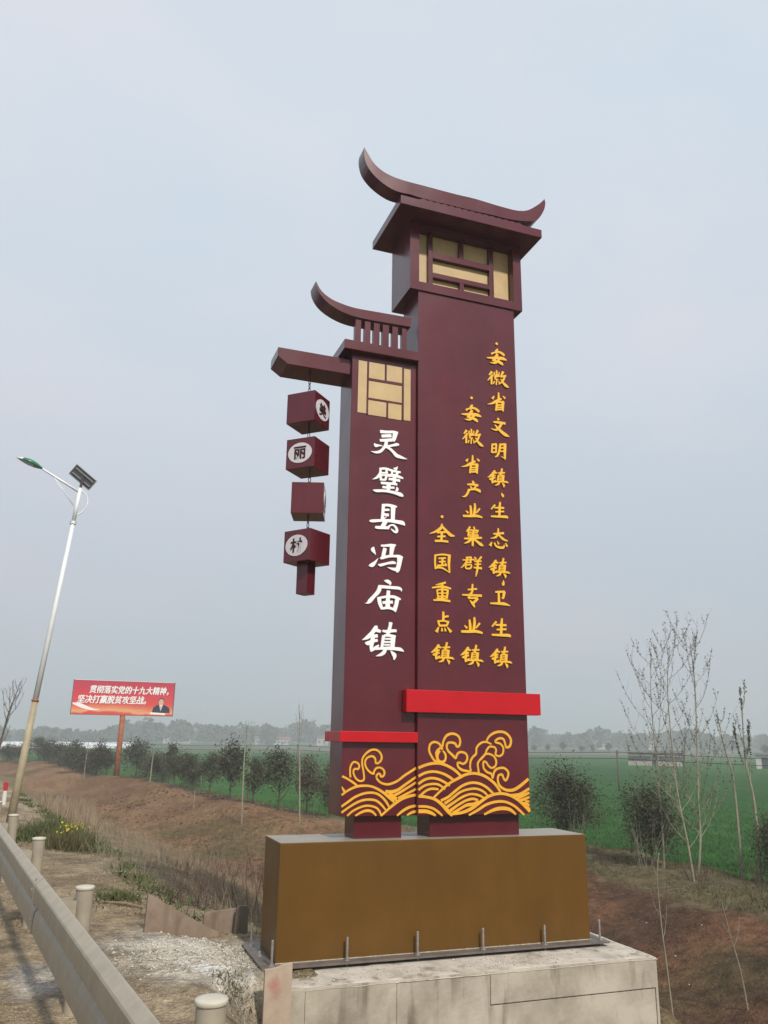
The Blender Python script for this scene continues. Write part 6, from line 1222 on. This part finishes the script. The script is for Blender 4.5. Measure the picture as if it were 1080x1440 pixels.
def scatter(n, x0, x1, y0, y1, test, seed):
    r = np.random.default_rng(seed); x = x0+(x1-x0)*r.random(n); y = y0+(y1-y0)*r.random(n)**1.0
    k = test(x, y, r); x, y = x[k], y[k]
    return np.stack([x, y, ground_z(x, y)-0.01], 1), r
def tq(x, y): ex = edge_x(y); return (x-ex)/(np.maximum(crest_x(y), ex+3)-ex)
M['dry'] = mat('dry_grass', (0.34, 0.26, 0.175), 0.85, 0.15, vcol=(0.20, 0.145, 0.10), vscale=0.9)
M['weed'] = mat('green_weeds', (0.060, 0.085, 0.026), 0.8, 0.2, vcol=(0.11, 0.115, 0.045), vscale=1.5)
M['olive'] = mat('olive_grass', (0.125, 0.105, 0.050), 0.85, 0.15, vcol=(0.085, 0.085, 0.035), vscale=0.8)
M['yellow_flower'] = mat('yellow_flowers', (0.55, 0.42, 0.03), 0.7, 0.2)
# dry stalks over the inner slope, left
P1, r = scatter(60000, -7, 4, 1.6, 30, lambda x, y, r: (tq(x, y) > .05) & (tq(x, y) < .42+.1*r.random(len(x))) & (fbm(x*.5, y*.5, 201)+.28*r.random(len(x)) > -.02), 202)
P1 = P1[:11000]
blades('dry_grass', P1, .10+.30*r.random(len(P1))**1.8, .0024+.0020*r.random(len(P1)), M['dry'], .28, 203)
P2, r = scatter(26000, -4, 9, 8, 46, lambda x, y, r: (tq(x, y) > .3) & (tq(x, y) < .8) & (fbm(x*.3+5, y*.3, 211) > .02), 212)
blades('olive_grass', P2, .08+.14*r.random(len(P2)), .006+.004*r.random(len(P2)), M['olive'], .5, 213)
# green weeds along the verge
P3, r = scatter(60000, -5, 0.6, 0.9, 24, lambda x, y, r: (np.abs(x-edge_x(y)-.22-.25*fbm(x, y, 221)) < .24) & (fbm(x*1.6, y*1.6, 222) > -.12) & ~((y < 2.0) & (x > -.9)), 223)
blades('verge_weeds', P3, .05+.13*r.random(len(P3)), .007+.006*r.random(len(P3)), M['weed'], .7, 224)
P4, r = scatter(16000, -3.5, 0.3, -4.2, 13, lambda x, y, r: (tq(x, y) < .03) & (x > line_x(y)-.9) & (fbm(x*1.4, y*1.4, 231) > .27) & ~((x > -1.7) & (y > -.6) & (y < 1.4)), 232)
blades('shoulder_weeds', P4, .03+.06*r.random(len(P4)), .004+.004*r.random(len(P4)), M['olive'], .8, 233)
# tuft between the post and the rail at the bottom of the picture, weeds at the block corner
def tuft(name, label, x, y, n, sp_, h, material, seed, wd=.006, lean=.6):
    r = np.random.default_rng(seed); q = r.normal(size=(n, 2))*sp_; X_, Y_ = x+q[:, 0], y+q[:, 1]
    P_ = np.stack([X_, Y_, ground_z(X_, Y_)-.01], 1)
    o = blades(name, P_, h*(.5+.8*r.random(n)), wd*(.7+.6*r.random(n)), material, lean, seed); del o['kind']; tag(o, label, 'weeds'); return o
tuft('weed_tuft', 'low green-brown weed tuft on the ground between guardrail and nearest post', -1.02, -3.0, 700, .13, .055, M['olive'], 241, .004, .9)
tuft('weed_tuft', 'straggly olive weeds at the left foot of the concrete block', -0.42, -0.42, 420, .08, .06, M['olive'], 242, .004)
tuft('flowering_weed', 'olive weed clump dotted with yellow flowers behind the second row of posts', -1.78, 8.0, 700, .20, .34, M['olive'], 243, .006, .35)
r_ = np.random.default_rng(244); n = 70; q = r_.normal(size=(n, 3))*np.array([.13, .16, .05]); c = np.array([-1.74, 8.0, gz(-1.74, 8.0)+.36])+q
a = r_.normal(size=(n, 3))*.011; b_2 = r_.normal(size=(n, 3))*.011
o = arr_mesh('flowers', np.stack([c-a, c-b_2, c+a, c+b_2], 1).reshape(-1, 3), np.arange(n*4).reshape(n, 4), M['yellow_flower'])
fwd_ = [ob for ob in COL.objects if ob.name == 'flowering_weed'][0]; o.parent = fwd_; o['kind'] = 'stuff'
tuft('weed_clump', 'dark green bushy weed clump behind the far guardrail posts', -2.1, 9.6, 1300, .32, .38, M['weed'], 245, .009, .45)
tuft('green_weed', 'green weed clump just left of the tip of the triangular panel', -1.15, 3.2, 500, .13, .14, M['weed'], 246, .007, .6)
# pale reed tops behind the lamp foot
P5, r = scatter(3000, -4.5, -1.2, 8, 18, lambda x, y, r: (tq(x, y) > .02) & (tq(x, y) < .16), 251)
blades('reed_stalks', P5, .35+.4*r.random(len(P5)), .005+.003*r.random(len(P5)), M['dry'], .22, 252)
# grass on top of the bank
P6, r = scatter(60000, 8, 15.8, 4, 20, lambda x, y, r: (x-crest_x(y) > -2.6) & (x-crest_x(y) < 1.9) & (fbm(x*1.1, y*1.1, 261)+.2*r.random(len(x)) > -.1), 262)
P6 = P6[:22000]
blades('bank_grass', P6, .05+.12*r.random(len(P6))**2, .006+.005*r.random(len(P6)), M['olive'], .6, 263)
P7, r = scatter(30000, -8, 11, 18, 110, lambda x, y, r: (x-crest_x(y) > -.5) & (x-crest_x(y) < 1.2), 264)
blades('bank_grass', P7, .08+.16*r.random(len(P7)), .012+.01*r.random(len(P7)), M['olive'], .5, 265)
# young wheat: blades near, the sheet beyond
M['wheat'] = mat('wheat_blades', (0.018, 0.062, 0.010), 0.8, 0.1, vcol=(0.032, 0.092, 0.016), vscale=1.2)
P8, r = scatter(110000, 8, 36, 6, 42, lambda x, y, r: (x-crest_x(y) > 1.7) & (r.random(len(x)) < np.clip(24/np.hypot(x-EYE[0], y-EYE[1]), 0, 1)**2.2), 271)
blades('young_wheat', P8, .10+.09*r.random(len(P8)), .008+.006*r.random(len(P8)), M['wheat'], .35, 272)
P9, r = scatter(24000, 5, 17, 4, 60, lambda x, y, r: (np.abs(x-crest_x(y)-1.9) < .25), 273)
blades('field_edge_grass', P9, .14+.18*r.random(len(P9)), .008+.006*r.random(len(P9)), M['olive'], .35, 274)

# stones, clods, litter of the works
M['gravel'] = mat('crushed_stone', (0.58, 0.54, 0.47), 0.9, 0.2, vcol=(0.34, 0.295, 0.23), vscale=9)
M['clod'] = mat('soil_clods', (0.085, 0.048, 0.030), 0.95, 0.1, vcol=(0.145, 0.085, 0.052), vscale=1.2)
P_, r = scatter(26000, -2.0, .3, -.8, 2.4, lambda x, y, r: (np.hypot((x+.55)/1.25, (y-.45)/1.0)+.7*fbm(x*2.5, y*2.5, 281) < .85+.25*r.random(len(x))) & (fbm(x*4, y*4, 282) > -.25) & ((y > -.1) | (x < -.8)) & (r.random(len(x)) < np.clip(1.5-1.1*np.hypot((x+.45)/.8, (y-.4)/.6), .12, 1)), 283)
P_ = P_[:3600]; P_[:, 2] += .010
stones('crushed_stone', P_, .004+.015*r.random(len(P_))**3, M['gravel'], 284)
P_, r = scatter(52000, -3.4, .2, -4.8, 9, lambda x, y, r: (tq(x, y) < .05) & (fbm(x*1.1, y*1.1, 285)+.3*r.random(len(x)) > .2), 285)
P_[:, 2] += .01
M['grit'] = mat('dusty_grit', (0.36, 0.29, 0.20), 0.95, 0.1, vcol=(0.24, 0.185, 0.125), vscale=7)
stones('shoulder_gravel', P_, .003+.012*r.random(len(P_))**5, M['grit'], 286)
P_, r = scatter(60000, 3.6, 14, -1, 14, lambda x, y, r: (tq(x, y) > .2) & (x-crest_x(y) < -1.6) & (fbm(x*.8, y*.8, 287)+.3*r.random(len(x)) > .05), 288)
P_ = P_[:9000]
stones('soil_clods', P_, .010+.035*r.random(len(P_))**4, M['clod'], 289)
P_, r = scatter(24000, -4, 9, 9, 50, lambda x, y, r: (tq(x, y) > .35) & (tq(x, y) < .97) & (fbm(x*.5, y*.5, 290)+.3*r.random(len(x)) > .1), 291)
P_ = P_[:5000]
stones('soil_clods', P_, .02+.08*r.random(len(P_))**4, M['clod'], 292)
P_, r = scatter(240, 3.8, 12, 0, 12, lambda x, y, r: (tq(x, y) > .2), 293)
stones('pale_pebbles', P_[:36]+np.array([0, 0, .015]), .010+.015*r.random(36), M['gravel'], 294)
# dry stalks straggling over the dark soil
P_, r = scatter(5000, 3.7, 13, -1, 13, lambda x, y, r: (tq(x, y) > .15) & (x-crest_x(y) < -1.5) & (fbm(x*.9, y*.9, 295) > 0), 296)
blades('straggling_stalks', P_[:1100], .05+.22*r.random(1100)**2, .002+.002*r.random(1100), M['twig_l'], .8, 297)

# ---------------------------------------------------------------- low cables on wooden poles over the field edge

# straw and twig litter on the shoulder
P_, r = scatter(9000, -3.4, .2, -4.8, 8, lambda x, y, r: (tq(x, y) < .08) & (fbm(x*1.6, y*1.6, 401)+.2*r.random(len(x)) > .08), 402)
n = len(P_); a = r.random(n)*6.28; L_ = .02+.09*r.random(n)**2; d_ = np.stack([np.cos(a)*L_, np.sin(a)*L_, .004*r.random(n)], 1); s_ = np.stack([-np.sin(a), np.cos(a), np.zeros(n)], 1)*.0022
P_ = P_+np.array([0, 0, .016])
o = arr_mesh('straw_litter', np.stack([P_-d_-s_, P_-d_+s_, P_+d_+s_, P_+d_-s_], 1).reshape(-1, 3), np.arange(n*4).reshape(n, 4), M['dry']); o['kind'] = 'stuff'
cp_ = [(-2.0, 122.0), (20.6, 80.0), (37.9, 47.9), (54.5, 17.0)]
labels_p = ['cable pole out beyond the shrub row, farthest of the line', 'short cable pole in the field behind the maroon sign',
            'short dark cable pole in the field above the large loose shrub', 'cable pole beyond the right picture edge']
zt = []
for (x, y), lb_ in zip(cp_, labels_p):
    z = gz(x, y); root = empty('cable_pole', (x, y, z)); tag(root, lb_, 'pole', 'short poles carrying two cables across the field edge')
    MB().tube([(0, 0, -.4), (0, 0, 3.0)], [.08, .06], 10).build('shaft', M['pole'], root, smooth=True)
    MB().box(-.10, .10, -.05, .05, 2.72, 2.80).build('crossarm', M['pole'], root)
    zt.append(z)
def cable(dz, label, off):
    b = MB(); pts = []
    for i in range(len(cp_)-1):
        a = Vector((*cp_[i], zt[i]+dz)); c = Vector((*cp_[i+1], zt[i+1]+dz))
        for k in range(12):
            t = k/12; p = a.lerp(c, t); p.z -= 0.28*4*t*(1-t); pts.append(p+Vector((off, 0, 0)))
    pts.append(Vector((*cp_[-1], zt[-1]+dz))+Vector((off, 0, 0)))
    o = b.tube(pts, .022, 5).build('overhead_cable', M['rubber']); tag(o, label, 'cable', 'two cables sagging across the field edge')
cable(2.86, 'upper of the two dark cables sagging low across the far field', 0)
cable(2.40, 'lower of the two dark cables sagging low across the far field', .09)

# ---------------------------------------------------------------- tracks, sheds, farmhouses, greenhouses
track([(-60, 190), (18.7, 202.6), (49.4, 206.2), (119.6, 203.2), (134.9, 174), (140.7, 137.3), (150, 90)], 2.6)
track([(-80, 385), (38.5, 408.6), (101, 423), (240, 430)], 4.0)
M['wall_pale'] = mat('pale_render', (0.50, 0.48, 0.45), 0.85, 0.2, var=0.1, vscale=1)
M['wall_grey'] = mat('grey_brick_wall', (0.34, 0.31, 0.27), 0.9, 0.2, var=0.2, vscale=2)
M['roof'] = mat('grey_tile_roof', (0.13, 0.12, 0.12), 0.85, 0.2, var=0.2, vscale=2)
M['roof_red'] = mat('red_tile_roof', (0.22, 0.10, 0.08), 0.85, 0.2, var=0.2, vscale=2)
M['glass_dark'] = mat('dark_window', (0.05, 0.055, 0.06), 0.2, 0.5)
M['film'] = mat('greenhouse_film', (0.66, 0.68, 0.70), 0.4, 0.4, var=0.08, vscale=.4)
def house(name, x, y, w_, d_, h, rh, rz, wallm, roofm, nwin, label, cat, group=None):
    root = empty(name, (x, y, FIELD_Z), rz); tag(root, label, cat, group)
    wl = MB().box(-w_/2, w_/2, -d_/2, d_/2, -.2, h).build('wall', wallm, root)
    MB().prism([(0, 0), (0, 0), (0, 0)], 0, 1) if False else None
    b = MB(); e = .35
    b.add([(-w_/2-e, -d_/2-e, h+.01), (w_/2+e, -d_/2-e, h+.01), (w_/2+e, d_/2+e, h+.01), (-w_/2-e, d_/2+e, h+.01), (-w_/2-e, 0, h+rh), (w_/2+e, 0, h+rh)],
          [(0, 1, 5, 4), (2, 3, 4, 5), (0, 4, 3), (1, 2, 5), (3, 2, 1, 0)])
    b.build('roof', roofm, root)
    for i in range(nwin):
        xx = -w_/2+(i+.5)*w_/nwin
        if i == nwin//2: MB().box(xx-.5, xx+.5, -d_/2-.03, -d_/2-.002, -.1, min(2.1, h*.8)).build('door', M['glass_dark'], wl)
        else: MB().box(xx-.6, xx+.6, -d_/2-.03, -d_/2-.002, h*.35, h*.75).build('window', M['glass_dark'], wl)
    return root
def face(x, y): return -math.atan2(x-EYE[0], y-EYE[1])
H = [(108, 500, 13, 3.4, 'wall_pale', 'roof', 'pale farmhouse far across the field beyond the first pale sapling'),
     (116, 492, 10, 3.2, 'wall_pale', 'roof_red', 'small red-roofed farmhouse far across the field beyond the first pale sapling'),
     (139, 470, 14, 4.0, 'wall_pale', 'roof', 'pale farmhouse far across the field, just left of the second pale sapling'),
     (152, 465, 16, 5.2, 'wall_pale', 'roof_red', 'taller pale farmhouse far across the field behind the second pale sapling'),
     (166, 455, 10, 3.6, 'wall_pale', 'roof', 'pale farmhouse far across the field, right next to the maroon sign edge'),
     (57, 520, 16, 3.0, 'wall_pale', 'roof', 'long low pale farmhouse in the haze right of the billboard'),
     (300, 425, 15, 3.6, 'wall_pale', 'roof', 'pale farmhouse in the haze just right of the sign, left one of two'),
     (322, 410, 11, 3.4, 'wall_pale', 'roof_red', 'pale farmhouse in the haze right of the sign, right one of two')]
for (x, y, w_, h, wm, rm, lb_) in H:
    house('farmhouse', x, y, w_, 7, h, 1.6, face(x, y), M[wm], M[rm], 5, lb_, 'house', 'pale farmhouses across the field')
house('brick_shed', 91.3, 112, 8.6, 5, 2.1, .35, face(91.3, 110), M['wall_grey'], M['roof'], 7, 'long low grey brick shed behind the budding trees, with a row of dark openings', 'shed')
house('farm_hut', 100.5, 97, 2.6, 2.4, 2.1, .3, face(100, 97), M['wall_pale'], M['roof'], 1, 'small pale hut in the field behind the tree with thick buds', 'hut')
house('white_shelter', 106.5, 92, 4.6, 2.2, 0.9, .5, face(106, 92), M['film'], M['film'], 1, 'low white plastic shelter near the right picture edge in the field', 'shelter')
# long white film greenhouses
for i in range(5):
    cx_ = -33+i*10.8; cy_ = 241+i*7.8
    b = MB(); n = 9; w_ = 13.4; R0 = 1.8
    a = math.atan2(7.8, 10.8); root = empty('film_greenhouse', (cx_, cy_, FIELD_Z), a)
    tag(root, ['long white film greenhouse cut by the left picture edge', 'second white film greenhouse from the left, behind the lamp pole', 'third white film greenhouse from the left, between lamp and billboard',
               'fourth white film greenhouse from the left, left of the billboard pole', 'rightmost white film greenhouse, ending just right of the billboard pole'][i], 'greenhouse', 'white film greenhouses across the field')
    pr = [(3.0*math.cos(t), R0*math.sin(t)) for t in np.linspace(0, math.pi, 9)]
    V = [(-w_/2, y_, z_) for y_, z_ in pr]+[(w_/2, y_, z_) for y_, z_ in pr]
    b.add(V, [(k, k+1, k+1+9, k+9) for k in range(8)]+[tuple(range(9)), tuple(range(17, 8, -1))])
    b.build('film_cover', M['film'], root)
    rb2 = MB()
    for k in range(7):
        xk = -w_/2+k*w_/6
        rb2.tube([(xk, y_*1.01, z_*1.01) for y_, z_ in pr], .035, 4)
    rb2.build('hoop', M['alu'], root)

# ---------------------------------------------------------------- far woods fading in the haze
M['far_leaf'] = mat('far_trees', (0.060, 0.072, 0.048), 0.9, 0.1, vcol=(0.10, 0.10, 0.075), vscale=0.05)
def far_wood(seed):
    r = np.random.default_rng(seed); Vs = []; cnt = 0
    for i in range(3000):
        az = math.radians(r.uniform(-75, 110)); dist = r.uniform(560, 760)
        if i % 5 == 0: dist = r.uniform(480, 560)
        x = EYE[0]+dist*math.sin(az); y = EYE[1]+dist*math.cos(az)
        adeg = math.degrees(az)
        hb = 9.3+3.0*vnoise(np.array([adeg*0.35]), np.array([1.5]), 301)[0]+7.0*max(0, vnoise(np.array([adeg*0.55]), np.array([7.5]), 302)[0]+.12)
        if 4.0 < adeg < 20: hb += 2.2
        if 26 < adeg < 31: hb += 2.2
        if adeg < 2: hb -= 2.0
        h = hb*r.uniform(.82, 1.08); w_ = h*r.uniform(.38, .60)
        n = 60
        t = r.random(n); ph = r.random(n)*6.28; rr = np.sqrt(r.random(n))*np.interp(t, [0, .3, .7, 1], [.35, 1, .85, .25])*w_
        c = np.stack([x+rr*np.cos(ph), y+rr*np.sin(ph), FIELD_Z+h*(.12+.88*t)], 1)
        a = r.normal(size=(n, 3)); a /= np.linalg.norm(a, axis=1)[:, None]; b = np.cross(a, r.normal(size=(n, 3))); b /= np.linalg.norm(b, axis=1)[:, None]
        s = (.5+.7*r.random((n, 1)))*1.5
        Vs.append(np.stack([c-a*s, c-b*s*.7, c+a*s, c+b*s*.7], 1).reshape(-1, 3))
    V = np.concatenate(Vs); o = arr_mesh('far_wood', V, np.arange(len(V)).reshape(-1, 4), M['far_leaf']); o['kind'] = 'stuff'
far_wood(311)

# ---------------------------------------------------------------- the hazy air
hz = MB().box(-1320, 1320, -1320, 1320, -3.9, 22.0)
M['haze'] = bpy.data.materials.new('haze_air'); M['haze'].use_nodes = True
N = M['haze'].node_tree.nodes; N.clear()
om = N.new('ShaderNodeOutputMaterial'); pv = N.new('ShaderNodeVolumePrincipled')
pv.inputs['Color'].default_value = (0.86, 0.89, 0.91, 1); pv.inputs['Density'].default_value = 0.0017; pv.inputs['Anisotropy'].default_value = 0.25
M['haze'].node_tree.links.new(pv.outputs[0], om.inputs['Volume'])
o = hz.build('haze', M['haze']); o['kind'] = 'stuff'

# names: plain kinds with Blender's own suffixes; nothing may be left without its data
for ob in list(COL.objects):
    if ob.type == 'MESH' and ob.parent is None and 'label' not in ob and 'kind' not in ob:
        ob['kind'] = 'stuff'
